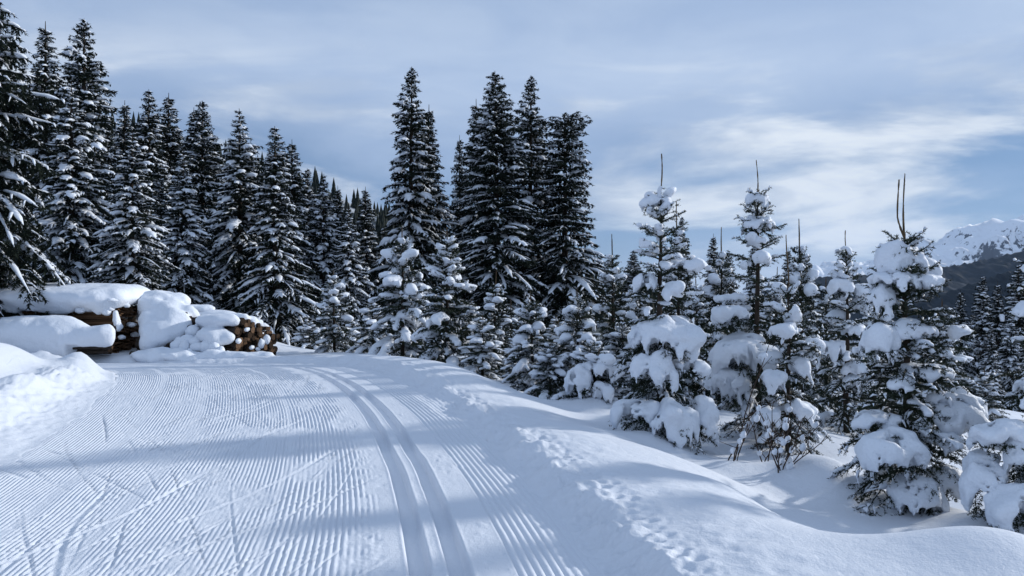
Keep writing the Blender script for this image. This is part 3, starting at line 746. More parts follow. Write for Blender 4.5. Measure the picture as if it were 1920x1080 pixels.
def bough_segments(p, g, dens=1.0):
    n = len(p); L = np.linalg.norm(np.diff(p, axis=0), axis=1).sum()
    ax = unit(p[-1]-p[0]); sdv = unit(np.cross(ax, np.array([0, 0, 1.0])))
    SA = [p[1:-1]]; SB = [p[2:]]
    ns = max(2, int(L/0.046*dens)); t = np.linspace(0.18, 0.97, ns)
    ix = t*(n-1); i0 = np.clip(ix.astype(int), 0, n-2); fr = (ix-i0)[:, None]
    b = p[i0]*(1-fr)+p[i0+1]*fr
    sg = np.where(np.arange(ns) % 2 == 0, 1, -1)[:, None]
    ls = np.minimum(0.42*L*(1-t)+0.07, 0.30)[:, None]*g.uniform(.7, 1.2, (ns, 1))
    dv = unit(ax[None]*0.75 + sdv[None]*sg*g.uniform(.6, 1.0, (ns, 1)) + np.array([[0, 0, 1]])*g.normal(-.08, .15, (ns, 1)))
    m1 = b+dv*ls*.55; m2 = b+dv*ls; m2[:, 2] -= ls[:, 0]*.15
    SA += [b, m1]; SB += [m1, m2]
    lg = ls[:, 0] > 0.12
    for sgn in (1, -1):
        bb = m1[lg]; d2 = unit(dv[lg]*0.8 + np.cross(dv[lg], np.array([0, 0, 1.0]))*sgn*0.7)
        SA.append(bb); SB.append(bb + d2*ls[lg]*0.42)
    return np.concatenate(SA), np.concatenate(SB), b, m1, m2
def bough_mesh(A, B, p, g, per_m, ln=0.026, wd=0.0075):
    a = Acc()
    v, t = needles(A, B, per_m, ln, wd, g, up=0.12, spread=0.85); a.add(v, tris=t)
    r = np.linspace(0.010, 0.003, len(p))
    v, q = tubes(p[None], r[None], r[None], 4); a.add(v, quads=q)
    # woody cores of the twigs
    D = B-A; s = unit(np.cross(D, g.normal(size=D.shape)))*0.0022
    v = np.stack([A-s, A+s, B], 1).reshape(-1, 3); a.add(v, tris=np.arange(len(v)).reshape(-1, 3))
    return a
def bough_snow(p, b, m1, m2, g, load, vsz, seed):
    """snow lying along one bough: a flat irregular pad, thicker with load, missing in places"""
    n = len(p); C, Rr = [], []
    L = np.linalg.norm(np.diff(p, axis=0), axis=1).sum()
    th = 0.016 + 0.040*load
    t0 = g.uniform(.25, .65)
    for t in np.arange(t0, 1.0, 0.06/L if L > .25 else .3):
        q0 = np.array([np.interp(t*(n-1), np.arange(n), p[:, c]) for c in range(3)])
        w = (0.020+0.045*load)*g.uniform(.5, 1.25)
        C.append(q0+[0, 0, th*.6]); Rr.append([w, w, th*g.uniform(.7, 1.2)])
    for j in range(len(b)):
        if g.random() < 0.15 + 0.5*load:
            for q0 in ((b[j]+m1[j])/2, m1[j]) if load > .35 else (m1[j],):
                w = (0.018+0.034*load)*g.uniform(.6, 1.25)
                C.append(q0+[0, 0, th*.5]); Rr.append([w, w, th*g.uniform(.5, .95)])
    if len(C) < 2: return None
    return blob_mesh(np.array(C), np.array(Rr), vsz, 0.009, 0.010, 11, seed)
def drape(p, g, w0, vsz, seed):
    """snow hanging over the outer half of a loaded bough, following its sag"""
    n = len(p); C, Rr = [], []
    t0 = g.uniform(.30, .5); L = np.linalg.norm(np.diff(p, axis=0), axis=1).sum()
    ax = unit(p[-1]-p[0]); sd3 = unit(np.cross(ax, [0, 0, 1.0]))
    for t in np.linspace(t0, 1.0, max(4, int(L*(1-t0)/.05))):
        q0 = np.array([np.interp(t*(n-1), np.arange(n), p[:, c]) for c in range(3)])
        w = w0*(.55 + .6*math.sin(math.pi*min(1, (t-t0)/(1-t0)*.8+.12)))*g.uniform(.85, 1.15)
        C.append(q0 + [0, 0, w*.35]); Rr.append([w, w, w*g.uniform(.65, .95)])
        for k in range(3):
            o = g.normal(0, .75)*w; l = abs(o)
            C.append(q0 + sd3*o*1.25 + [0, 0, w*.25 - l*g.uniform(.3, 1.0)]); Rr.append(np.array([w*.45, w*.45, w*g.uniform(.4, .8)]))
    return blob_mesh(np.array(C), np.array(Rr), vsz, 0.012, 0.022, 8, seed)
def clump(g, c, r, vsz, seed, drape=1.0, n=14):
    """a heavy cushion of snow: domed top, hollow underside, ragged lobes hanging round its lower rim"""
    C, Rr = [c], [np.array(r)*[.78, .78, .62]]
    for k in range(n):
        a = g.uniform(0, 6.28); q = math.sqrt(g.uniform(0.05, 1.0))
        h = 0.34*(1-q*q) + g.normal(0, .12)
        w = g.uniform(.22, .42)
        C.append(c + np.array([math.cos(a)*q*r[0]*.72, math.sin(a)*q*r[1]*.72, h*r[2]]))
        Rr.append(np.array([r[0], r[1], r[2]])*w*[1, 1, g.uniform(.8, 1.3)])
    for k in range(int(13*drape)):
        a = g.uniform(0, 6.28); q = g.uniform(.72, 1.0); w = g.uniform(.13, .26)
        C.append(c + np.array([math.cos(a)*q*r[0]*.82, math.sin(a)*q*r[1]*.82, -g.uniform(.2, .95)*r[2]]))
        Rr.append(np.array([r[0]*w, r[1]*w, r[2]*g.uniform(.3, .55)]))
    def under(x, y):
        q2 = ((x-c[0])/r[0])**2 + ((y-c[1])/r[1])**2
        return c[2] + r[2]*(0.16 - 0.80*q2 - 0.75*fbm(x*10, y*10, octv=3, seed=seed+5))
    return blob_mesh(np.array(C), np.array(Rr), vsz, 0.014*min(1, r[0]/.3)+.004, 0.024, 7.5, seed, under=under)

def hero_tree(seed, px, tip, footy, d, hw, leader_px, clumps, label, gap=0.21, power=0.85, load=0.6, droop=0.55, name='young_spruce', twin=False, up=0.8, low=-.2, per=5, lean=0.0):
    """a young spruce near the piste. clumps: (pixel x, pixel y, half width px, half height px, towards camera 0..1)"""
    g = np.random.default_rng(seed)
    foot = P(px, footy, d); zg = gz(foot[0], foot[1]); base = np.array([foot[0], foot[1], zg])
    H_ = (CAMZ - (tip-YH)/F*d) - zg; R = hw/F*d; lead = leader_px/F*d
    root = empty(name, tuple(base)); tag(root, label, 'tree', 'young spruces beside the piste')
    Hc = H_-lead
    # stem
    t = np.linspace(0, 1, 16); r = (0.012*H_+.012)*(1-t)**.85+.006
    z = -0.3 + (Hc+.3)*t
    xs = lean*t**2 + 0.012*np.sin(t*9+seed); ys = 0.01*np.sin(t*7+seed*2)
    v, q = tubes(np.stack([xs, ys, z], -1)[None], r[None], r[None], 8)
    ob('trunk', mesh_np('trunk', v, q), M['bark'], root)
    top = np.array([xs[-1], ys[-1], Hc])
    # leading shoot: bare rod with stubby needles
    for k in range(2 if twin else 1):
        ll = lead*(1.0 if k == 0 else .9); dx = (0.0 if k == 0 else -0.055)
        tt = np.linspace(0, 1, 12); lp = np.stack([top[0]+dx*np.minimum(1, tt*3)+.015*np.sin(tt*3+seed), top[1]+.01*tt, top[2]-.05+(ll+.05)*tt], -1)
        a = Acc(); rr = np.linspace(.0095, .0055, 12)*(1+.25*g.normal(size=12).clip(-1, 1)); rr[-2] *= 1.25; v, q = tubes(lp[None], rr[None], rr[None], 6); a.add(v, quads=q)
        v, tr = needles(lp[:-1], lp[1:], 170, .014, .006, g, spread=.9); a.add(v, tris=tr)
        ob('leading_shoot', a.mesh('leading_shoot'), M['shoot'], root)
    bl = young_boughs(g, H_, R, lead, gap, per, power, up, low, droop)
    for k, p in enumerate(bl):
        tt = np.clip(p[0, 2]/Hc, 0, 1); p[:, 0] += np.interp(tt, t, xs); p[:, 1] += np.interp(tt, t, ys)
        A, B, b, m1, m2 = bough_segments(p, g)
        o = ob('bough', bough_mesh(A, B, p, g, 210).mesh('bough', False), M['needle'], root)
        pk = g.random(len(b)) < .45
        if pk.any():
            tw_ = np.stack([b[pk]*.7+m1[pk]*.3, m1[pk], m1[pk]*.4+m2[pk]*.6], 1); rr_ = g.uniform(.008, .018, (pk.sum(), 1))*np.array([[.15, 1, .15]]); tw_[..., 2] += rr_*.8+.004
            ob('twig_snow', mesh_np('twig_snow', *tubes(tw_, rr_, rr_*.8, 5)), M['tree_snow'], o)['kind'] = 'stuff'
        ld = load*(0.1 + 1.5*g.random()**1.6)
        if g.random() < .5 and np.linalg.norm(p[-1]-p[0]) > .12:
            if ld > .75*load + .15 and np.linalg.norm(p[-1]-p[0]) > .3: r_ = drape(p, g, g.uniform(.045, .10), .026, seed*100+k)
            else: r_ = bough_snow(p, b, m1, m2, g, min(1, ld), 0.028, seed*100+k)
            if r_ is not None and len(r_[0]): ob('snow_cushion', mesh_np('snow_cushion', *r_), M['tree_snow'], o)
    for k, (cx_, cy_, cw, ch, fw) in enumerate(clumps):
        sc = d/F; c = np.array([(cx_-px)*sc, -fw*R*max(.15, 1-((footy-cy_)/(footy-tip))), 0])
        zc = (CAMZ - (cy_-YH)/F*(d+c[1])) - zg; c[0] = (cx_-960)/F*(d+c[1]) - base[0]; c[2] = zc
        rr = np.array([cw*sc, cw*sc*.85, ch*sc])
        vv = 0.024 if max(rr) < .3 else .03
        v, q = clump(g, c, rr, vv, seed*77+k)
        ob('snow_clump', mesh_np('snow_clump', v, q), M['tree_snow'], root)
        # the needle sprays that carry the cushion poke out round and under it
        ns = int(7 + 26*max(rr)); a_ = g.uniform(0, 6.28, ns); st = np.array([0.0, 0, c[2]+rr[2]*.2])
        e1 = c[None] + np.stack([np.cos(a_)*rr[0]*g.uniform(.55, 1.12, ns), np.sin(a_)*rr[1]*g.uniform(.55, 1.12, ns), -rr[2]*g.uniform(.35, 1.05, ns)], -1)
        e0 = c[None] + (e1-c[None])*.25
        sd2 = unit(np.cross(e1-e0, g.normal(size=(ns, 3))))*.07
        m_ = (e0+e1)/2; sA = np.concatenate([e0, m_, m_]); sB = np.concatenate([e1, e1*.8+m_*.2+sd2, e1*.8+m_*.2-sd2])
        pth = np.array([st*(1-k2)+c*k2 for k2 in np.linspace(0, 1, 5)])
        ob('bough', bough_mesh(sA, sB, pth, g, 230).mesh('bough', False), M['needle'], root)
    return root

def young_proto(seed, H=3.0, R=0.75, lead=0.35, load=.8, dens=1.0, vsz=.05, nclump=12, power=.65, gap=.19, droop=.85):
    g = np.random.default_rng(seed)
    fo, sn, cl = Acc(), Acc(), []
    bl = young_boughs(g, H, R, lead, gap, 6, power, .8, .05, droop)
    big = [k for k, p in enumerate(bl) if np.linalg.norm(p[-1]-p[0]) > .28]
    heavy = set(g.choice(big, min(nclump, len(big)), replace=False).tolist())
    for k, p in enumerate(bl):
        A, B, b, m1, m2 = bough_segments(p, g, dens)
        v, t = needles(A, B, 100, .042, .015, g, up=-.05, spread=.85); fo.add(v, tris=t)
        if k in heavy:
            v, q = drape(p, g, g.uniform(.065, .12), vsz, seed*7+k); cl.append(mesh_np('snow_clump', v, q)); cl[-1].materials.append(M['tree_snow'])
        elif g.random() < .5 and np.linalg.norm(p[-1]-p[0]) > .15:
            r_ = bough_snow(p, b, m1, m2, g, min(1, load*(.1+1.5*g.random()**1.5)), vsz, seed*100+k)
            if r_ is not None and len(r_[0]): sn.add(r_[0], quads=r_[1])
        pk = g.random(len(b)) < .30
        if pk.any():
            tw_ = np.stack([b[pk]*.7+m1[pk]*.3, m1[pk], m1[pk]*.4+m2[pk]*.6], 1); rr_ = g.uniform(.012, .024, (pk.sum(), 1))*np.array([[.15, 1, .15]]); tw_[..., 2] += rr_*.8+.004
            v, q = tubes(tw_, rr_, rr_*.8, 4); sn.add(v, quads=q)
    tr = trunk_mesh(H-lead*.2, .012*H+.008, .006, g)
    ld = Acc(); v, q = tubes(np.array([[(0, 0, H-lead), (0.01, 0, H-lead*.5), (.005, .005, H)]]), np.array([[.012, .010, .008]]), np.array([[.012, .010, .008]]), 5); ld.add(v, quads=q)
    v, t = needles(np.array([[0, 0, H-lead]]), np.array([[0.005, .005, H]]), 130, .02, .008, g); ld.add(v, tris=t)
    ms = (('trunk', tr, 'bark'), ('leading_shoot', ld.mesh('leading_shoot'), 'shoot'), ('crown', fo.mesh('crown', False), 'needle'), ('snow_load', sn.mesh('snow_load'), 'tree_snow'))
    for _, m_, mt in ms: m_.materials.append(M[mt])
    return dict(H=H, R=R, parts=[(a_, b_) for a_, b_, _ in ms] + [('snow_clump', c_) for c_ in cl])
YP = [young_proto(201, 3.2, .80, .28, .8, nclump=14), young_proto(202, 3.0, .85, .30, .9, nclump=19, power=.6), young_proto(203, 3.4, .75, .55, .7, nclump=11, power=.7), young_proto(204, 2.0, .75, .12, 1.0, nclump=16, gap=.18, power=.6)]
print('young protos', [sum(len(m_.polygons) for _, m_ in p['parts']) for p in YP], round(time.time()-T0, 1))
GY_ = 'young spruces beside the piste'
YT = [(755, 425, 668, 20, 68, 1, 'young spruce thick with snow lumps below the tall lone spruce'), (838, 425, 690, 18, 68, 0, 'young spruce with spiky upper shoots below the tall clump'),
      (925, 505, 692, 17.5, 48, 2, None), (1000, 545, 748, 14, 56, 1, 'low bushy snow-plastered spruce at the drop of the shoulder'), (1085, 538, 742, 13.2, 58, 1, None), (1104, 640, 768, 11.6, 58, 3, 'small squat spruce buried under one smooth hood of snow'),
      (1150, 438, 722, 16, 56, 2, None), (1275, 378, 735, 13, 66, 2, 'young spruce with a bare curved tip behind the thin-topped one'), (1352, 425, 762, 12.8, 60, 2, None), (1508, 410, 775, 12.6, 62, 2, 'young spruce with a snow cup between its topmost shoots'),
      (627, 505, 662, 24, 46, 0, 'young dark spruce past the end of the round-log stack'), (700, 560, 668, 23, 44, 1, None), (880, 560, 680, 21, 46, 0, None), (960, 560, 690, 20, 46, 2, None), (1045, 590, 700, 19, 48, 0, None), (1190, 520, 720, 18, 50, 0, None),
      (1310, 520, 730, 17, 52, 0, None), (1450, 500, 740, 17, 50, 2, None), (1550, 520, 760, 16, 54, 0, None), (1640, 520, 790, 14, 60, 2, None), (1760, 560, 830, 12.5, 66, 0, None), (1850, 690, 800, 17, 40, 0, None), (1240, 560, 760, 14, 50, 1, None), (800, 560, 678, 22, 44, 0, None),
      (905, 590, 700, 16, 48, 1, None), (975, 610, 722, 15.3, 50, 0, None), (1050, 600, 732, 14.4, 50, 1, None), (1165, 600, 748, 13.3, 52, 1, None), (1032, 645, 756, 13, 46, 3, None), (1205, 640, 782, 11.4, 48, 0, None), (660, 590, 662, 28, 40, 0, None), (580, 600, 660, 29, 36, 3, None), (1700, 640, 800, 15, 50, 1, None), (1395, 600, 770, 14, 50, 1, None)]
for (tx_, ty_, fy, d, hw, pr, lab) in YT:
    foot = P(tx_, fy, d); zg = gz(foot[0], foot[1]); H_ = (fy-ty_)/F*d + foot[2]-zg
    pr_ = YP[pr]; w_ = (hw/F*d)/(pr_['R']*H_/pr_['H'])
    plant(pr_, 'young_spruce', foot[0], foot[1], zg, H_, min(1.7, max(.75, w_*1.15)), gt.uniform(0, 6.28), .03, lab or 'young snow-laden spruce in the thicket beyond the shoulder', 'tree', GY_)
print('young', round(time.time()-T0, 1))

hero_tree(31, 1238, 288, 832, 9.0, 92, 70, [(1228, 382, 26, 22, .2), (1250, 630, 66, 44, .55), (1298, 636, 22, 40, .3), (1205, 640, 28, 36, .4), (1225, 698, 44, 46, .6), (1295, 690, 32, 24, .5), (1262, 790, 44, 46, .8), (1322, 786, 30, 46, .5), (1195, 775, 50, 32, .5), (1215, 530, 26, 30, .4), (1280, 500, 40, 14, .4)],
          'young spruce with a thin bare top and three tiers of bulging snow cushions', power=.55, load=.55, gap=.24)
hero_tree(32, 1420, 300, 815, 10.0, 100, 58, [(1418, 375, 20, 16, .1), (1420, 425, 34, 24, .2), (1370, 590, 38, 28, .5), (1395, 670, 70, 56, .7), (1370, 720, 46, 44, .7), (1350, 600, 22, 26, .3), (1450, 560, 20, 24, .4)],
          'tall young spruce with snow balls on its topmost whorls and a broad white flank', power=.6, load=.5, gap=.26)
hero_tree(33, 1478, 440, 858, 9.0, 78, 90, [(1470, 620, 28, 22, .5), (1502, 690, 20, 30, .4), (1445, 715, 30, 30, .6), (1525, 650, 20, 22, .3), (1500, 770, 30, 22, .6), (1440, 780, 26, 22, .6)],
          'slim young spruce with a long bare rod tip, behind the bare twigs', power=.7, load=.75)
hero_tree(34, 1588, 432, 812, 11.0, 78, 45, [(1580, 470, 14, 12, .1), (1575, 540, 26, 22, .3), (1600, 620, 24, 20, .4), (1560, 660, 26, 30, .4), (1610, 720, 26, 26, .4)],
          'young spruce with a small cup of snow on its crown behind the double-tipped one', power=.75, load=.7)
hero_tree(35, 1698, 325, 966, 7.0, 128, 112, [(1690, 488, 44, 48, .2), (1672, 525, 46, 26, .45), (1725, 530, 40, 28, .3), (1650, 560, 28, 36, .2), (1652, 635, 40, 46, .45), (1715, 620, 44, 26, .4), (1745, 700, 44, 18, .3), (1690, 720, 28, 22, .5),
          (1668, 850, 60, 56, .75), (1760, 830, 40, 26, .5), (1800, 770, 48, 46, .15), (1770, 750, 30, 24, .2), (1720, 930, 50, 50, .55), (1780, 900, 40, 36, .3), (1625, 790, 34, 26, .3), (1800, 620, 28, 12, .1)],
          'nearest young spruce with two long bare tips over a hood of snow', power=.60, load=.4, gap=.18, twin=True, per=6)
hero_tree(36, 1975, 300, 985, 6.3, 150, 60, [(1930, 735, 26, 34, .5), (1880, 815, 60, 36, .6), (1935, 850, 46, 60, .7), (1850, 915, 44, 60, .5), (1905, 950, 52, 48, .8), (1840, 870, 30, 30, .3)],
          'young spruce sagging under heavy snow next to the double-tipped one', power=.95, load=.8, gap=.22)
hero_tree(37, 1120, 655, 772, 11.4, 62, 8, [(1125, 690, 36, 24, .5), (1085, 715, 30, 32, .6), (1130, 740, 28, 26, .7), (1155, 700, 18, 22, .4)],
          'small hunched spruce wrapped in smooth snow on the slope edge', power=.5, load=.9, gap=.2)
print('heroes', round(time.time()-T0, 1))

# ------------------------------------------------------------------ log stacks and lumber pile
gl = np.random.default_rng(77)
def log_mesh(seed, L=3.6):
    g = np.random.default_rng(seed); m, n = 12, 5
    a = np.linspace(0, 2*np.pi, m, endpoint=False); rad = 1 + 0.06*np.sin(2*a+seed) + 0.04*g.normal(size=m)
    x = np.linspace(-L, 0, n); v = []
    for i, xx in enumerate(x):
        k = rad*(1+0.03*g.normal(size=m))
        v.append(np.stack([np.full(m, xx), np.cos(a)*k, np.sin(a)*k], -1))
    v = np.concatenate(v + [np.array([[0.012, 0, 0], [-L, 0, 0]])])
    idx = np.arange(n*m).reshape(n, m); r = np.roll(idx, -1, 1)
    q = np.stack([idx[:-1], r[:-1], r[1:], idx[1:]], -1).reshape(-1, 4)[:, ::-1]
    e1 = np.stack([np.full(m, n*m), idx[-1], r[-1]], -1); e2 = np.stack([np.full(m, n*m+1), r[0], idx[0]], -1)
    me = mesh_np('log', v, [e1, e2, q], True)
    me.materials.append(M['bark']); me.materials.append(M['wood_end'])
    mi = np.zeros(len(me.polygons), np.int32); mi[:2*m] = 1; me.polygons.foreach_set('material_index', mi)
    sm = np.ones(len(me.polygons), bool); sm[:2*m] = False; me.polygons.foreach_set('use_smooth', sm)
    return me
LOGM = [log_mesh(300+k) for k in range(5)]
def put_log(p, r, yaw, label, group, ls=1.0, tilt=0.0):
    o = ob('log', LOGM[gl.integers(0, 5)], None, None, tuple(p))
    o.rotation_mode = 'XYZ'; o.rotation_euler = (gl.uniform(0, 6.28), tilt, yaw); o.scale = (ls, r, r)
    return tag(o, label, 'log', group)
def snow_mass(name, cen, rad, label, vsz=0.06, k=0.03, namp=0.03, ns=3.0, seed=1, floor=None, under=None):
    v, q = blob_mesh(np.array(cen), np.array(rad), vsz, k, namp, ns, seed, floor, under)
    return tag(ob(name, mesh_np(name, v, q), M['tree_snow']), label, 'snow')
def pxblobs(lst):
    C, R = [], []
    for (px, py, hw, hh, d) in lst:
        C.append(P(px, py, d)); s = d/F; R.append([hw*s, max(hw*s*.9, .12), hh*s])
    return C, R

# round-log stack: cut ends face the piste, right ends nearer
BETA = R_(-20); A0 = np.array([-7.88, 21.0]); axd = np.array([math.cos(BETA), math.sin(BETA)]); dep = np.array([-math.sin(BETA), math.cos(BETA)])
zb = -0.66; row = 0; z = zb + .09
while z < 0.56:
    wmax = 1.95 if z < .05 else 1.95*math.sqrt(max(0, (.58-z)/.53))
    y0 = 0.0 if z < .25 else (z-.25)*.25
    yy = y0 + (0.07 if row % 2 else 0) + gl.uniform(0, .04)
    while yy < wmax:
        r = gl.choice([gl.uniform(.05, .075), gl.uniform(.075, .115)])
        pr = gl.normal(0, .08)
        p = A0 + dep*(yy+r*.5) + axd*pr
        put_log((p[0], p[1], z + gl.normal(0, .012)), r, BETA + gl.normal(0, .01), 'round spruce log with an orange-brown cut end in the round-log stack', 'logs of the round-log stack', gl.uniform(.50, .58))
        yy += 2*r*.97
    z += .132; row += 1
C, Rr = pxblobs([(400, 592, 36, 11, 22.7), (428, 594, 22, 10, 22.4), (448, 598, 14, 10, 22.2), (404, 604, 30, 10, 21.7), (430, 604, 13, 10, 21.6), (400, 628, 30, 14, 21.0), (425, 632, 14, 11, 20.9), (388, 614, 14, 12, 21.5), (408, 640, 20, 9, 20.9), (418, 600, 24, 10, 21.1), (395, 600, 26, 12, 21.35), (434, 599, 12, 9, 21.1), (440, 602, 7, 8, 21.1)])
snow_mass('snow_slab', C, Rr, 'thick stepped snow slab lying on the long side of the round-log stack', seed=5, k=.04, namp=.025, floor=None)
C, Rr = pxblobs([(455, 597, 13, 8, 21.8), (470, 601, 12, 8, 22.1), (483, 607, 10, 8, 22.4), (494, 614, 10, 9, 22.7), (503, 622, 8, 10, 22.9), (510, 630, 6, 9, 23.1), (476, 611, 4, 8, 22.0), (491, 625, 4, 10, 22.4), (500, 634, 5, 9, 22.6)])
snow_mass('snow_slab', C, Rr, 'lumpy snow rim lying along the top of the cut log ends', vsz=.05, seed=6, k=.02, namp=.03, ns=5)
for k, (px, py, w, h, d) in enumerate([(490, 644, 6, 9, 21.75), (500, 637, 7, 9, 22.0), (463, 618, 4, 4, 21.3), (483, 655, 4, 4, 21.7), (447, 640, 4, 5, 21.0), (472, 652, 4, 4, 21.5)]):
    C, Rr = pxblobs([(px, py, w, h, d), (px+1, py-h*.3, w*.8, h*.6, d)])
    o = snow_mass('snow_lump', C, Rr, 'small snow lump stuck on a cut log end of the round-log stack', vsz=.035, k=.012, namp=.015, ns=8, seed=60+k); o['group'] = 'snow lumps on the log ends'

# middle stack: staggered logs nearly buried in snow
L2 = [(300, 562, 38, 17, 22.4), (335, 566, 22, 15, 22.5), (283, 580, 22, 24, 21.9), (318, 584, 30, 18, 21.9), (285, 604, 24, 24, 21.5), (322, 602, 28, 24, 21.5), (352, 592, 18, 18, 21.9), (365, 604, 12, 14, 21.9),
      (300, 632, 30, 22, 21.1), (279, 646, 15, 17, 20.8), (330, 628, 16, 22, 21.2), (347, 614, 12, 24, 21.4), (300, 616, 34, 18, 21.2), (274, 620, 13, 20, 21.2), (328, 612, 22, 20, 21.3)]
C, Rr = pxblobs(L2); snow_mass('snow_blanket', C, Rr, 'deep snow blanket flowing down the side of the middle log stack', seed=7, k=.05, namp=.035)
C, Rr = pxblobs([(378, 579, 19, 8, 22.9), (362, 577, 12, 8, 22.8), (394, 579, 9, 5, 22.9)])
snow_mass('snow_slab', C, Rr, 'snow slab jutting past the top of the middle log stack', seed=8, vsz=.05, k=.03)
SM = [(362, 622, 12, 13, 21.2), (380, 631, 8, 10, 21.1), (392, 626, 7, 9, 21.1), (371, 634, 5, 7, 21.0), (372, 651, 14, 10, 20.75), (388, 650, 13, 13, 20.7), (402, 652, 10, 14, 20.65), (415, 657, 7, 9, 20.6), (346, 653, 9, 17, 20.7), (357, 660, 5, 7, 20.6), (336, 640, 8, 10, 20.9), (384, 618, 6, 8, 21.2), (374, 612, 9, 9, 21.5)]
for k, (px, py, w, h, d) in enumerate(SM):
    C, Rr = pxblobs([(px, py-h*.1, w, h*.85, d), (px-w*.4, py+h*.15, w*.75, h*.7, d), (px+w*.4, py+h*.3, w*.55, h*.7, d)])
    o = snow_mass('snow_lump', C, Rr, 'rounded snow lump capping a protruding log of the middle stack', vsz=.04, k=.02, namp=.02, ns=6, seed=80+k); o['group'] = 'snow lumps of the middle log stack'
    # the log under it
    for q_ in range(3):
        p = P(px+w*.75+gl.uniform(-5, 2), py+h*gl.uniform(.7, 1.1), d+.05+.1*q_)
        put_log(p, gl.uniform(.07, .11), gl.normal(-.05, .05), 'dark snow-covered log end sticking out of the middle stack', 'logs of the middle stack', max(.08, min(.5, (p[0]-(270-960)/F*21.5)/3.6)))
for k in range(48):
    py = gl.uniform(588, 668); px = np.interp(py, [580, 610, 640, 670], [358, 378, 398, 418]) + gl.uniform(-40, 4); d = 21.1 + gl.uniform(0, .9) - (py-620)*.006
    p = P(px, py, d); put_log(p, gl.uniform(.06, .10), gl.normal(-.05, .05), 'dark snow-covered log end sticking out of the middle stack', 'logs of the middle stack', max(.08, min(.5, (p[0]-(270-960)/F*21.5)/3.6)))

C, Rr = pxblobs([(x, 669 + (x-262)*.012 + 2.5*math.sin(x*.09), 17, 8.5 + 2*math.sin(x*.13), 20.35) for x in range(262, 508, 11)] + [(300, 660, 20, 9, 20.5), (325, 662, 16, 7, 20.5)])
snow_mass('snow_drift', C, Rr, 'low ploughed ridge of snow along the foot of the log stacks', vsz=.06, k=.04, namp=.05, ns=3.5, seed=11)
C, Rr = pxblobs([(352, 640, 16, 12, 20.95), (335, 648, 16, 14, 20.9), (366, 642, 12, 9, 20.85), (392, 641, 12, 8, 20.9)])
snow_mass('snow_slab', C, Rr, 'broken snow steps between the protruding logs of the middle stack', vsz=.05, k=.025, namp=.04, ns=5, seed=12)
# lumber pile: three bundles of slab boards, ragged ends to the right, snow roof
bx = np.array([(x, y, z) for x in (-1, 0) for y in (-.5, .5) for z in (-.5, .5)], float)
bf = np.array([(0, 1, 3, 2), (4, 6, 7, 5), (0, 4, 5, 1), (2, 3, 7, 6), (0, 2, 6, 4), (1, 5, 7, 3)])
PLK = mesh_np('plank', bx, bf, False); PLK.materials.append(M['plank'])
def bundle(x, y0, z0, nl, nw, tilt, label, wy=0.17, tz=0.042, yaw=0.0, L=4.2, jag=.09):
    e = empty('lumber_bundle', (x, y0, z0)); e.rotation_euler = (tilt, 0, yaw); tag(e, label, 'lumber', 'bundles of slab boards')
    for i in range(nl):
        yy = gl.uniform(-.03, .03)
        while yy < nw*wy:
            w = wy*gl.uniform(.7, 1.25)
            o = ob('plank', PLK, None, e, (gl.normal(0, jag), yy + w/2, (i+.5)*tz))
            o.scale = (L*gl.uniform(.93, 1), w*.96, tz*gl.uniform(.62, .9)); o.rotation_euler = (gl.normal(0, .03), gl.normal(0, .006), gl.normal(0, .012))
            yy += w
    return e
bundle(-11.22, 21.02, -.48, 7, 9, .05, 'lowest bundle of rough slab boards in the lumber pile', jag=.08)
bundle(-11.28, 20.98, -.16, 6, 9, -.04, 'dark second bundle of the lumber pile with snow caught on its ends', jag=.14)
bundle(-11.18, 21.0, .26, 10, 9, -.20, 'brown slanting bundle of slab boards in the middle of the lumber pile', jag=.06)
bundle(-11.20, 21.02, .62, 8, 9, -.03, 'topmost bundle of boards under the snow roof of the lumber pile', jag=.07)
C, Rr = [], []
for xx in np.arange(-16.0, -11.3, .32):
    C.append((xx, 21.2, 1.16+gl.normal(0, .012))); Rr.append((.42, .62, .235))
    C.append((xx, 22.2, 1.28+gl.normal(0, .012))); Rr.append((.42, .80, .25))
    C.append((xx, 20.95, .93+gl.normal(0, .03))); Rr.append((.34, .24, .22+gl.normal(0, .03)))
for yy in np.arange(21.0, 22.9, .2):
    C.append((-11.25+gl.normal(0, .03), yy, 1.16+.04*(yy-21)+gl.normal(0, .02))); Rr.append((.24, .22, .20+gl.normal(0, .03)))
def und(x, y): return 0.84 + 0.16*fbm(x*1.5, y*1.5, octv=3, seed=91) - .10*(1-sstep(20.75, 21.1, y)) + .10*sstep(-11.6, -11.1, x)
snow_mass('snow_slab', C, Rr, 'long smooth snow roof overhanging the lumber pile', vsz=.06, k=.07, namp=.022, ns=2.5, seed=9, under=und)
for k, (px, py, w, h, d) in enumerate([(199, 583, 8, 9, 20.85), (206, 576, 8, 8, 20.9), (218, 596, 5, 14, 20.95), (222, 612, 5, 10, 20.95), (262, 590, 6, 12, 22.4), (246, 608, 9, 5, 21.6), (236, 572, 7, 5, 21.3), (252, 628, 8, 5, 22.0), (228, 632, 6, 4, 21.2), (210, 562, 14, 4, 20.85), (150, 580, 10, 8, 20.8), (268, 600, 5, 9, 22.6)]):
    C, Rr = pxblobs([(px, py, w, h, d), (px+w*.4, py+h*.35, w*.6, h*.6, d-.03)])
    o = snow_mass('snow_lump', C, Rr, 'clump of snow clinging to the ragged board ends of the lumber pile', vsz=.04, k=.015, namp=.02, ns=8, seed=120+k); o['group'] = 'snow clumps on the lumber pile'
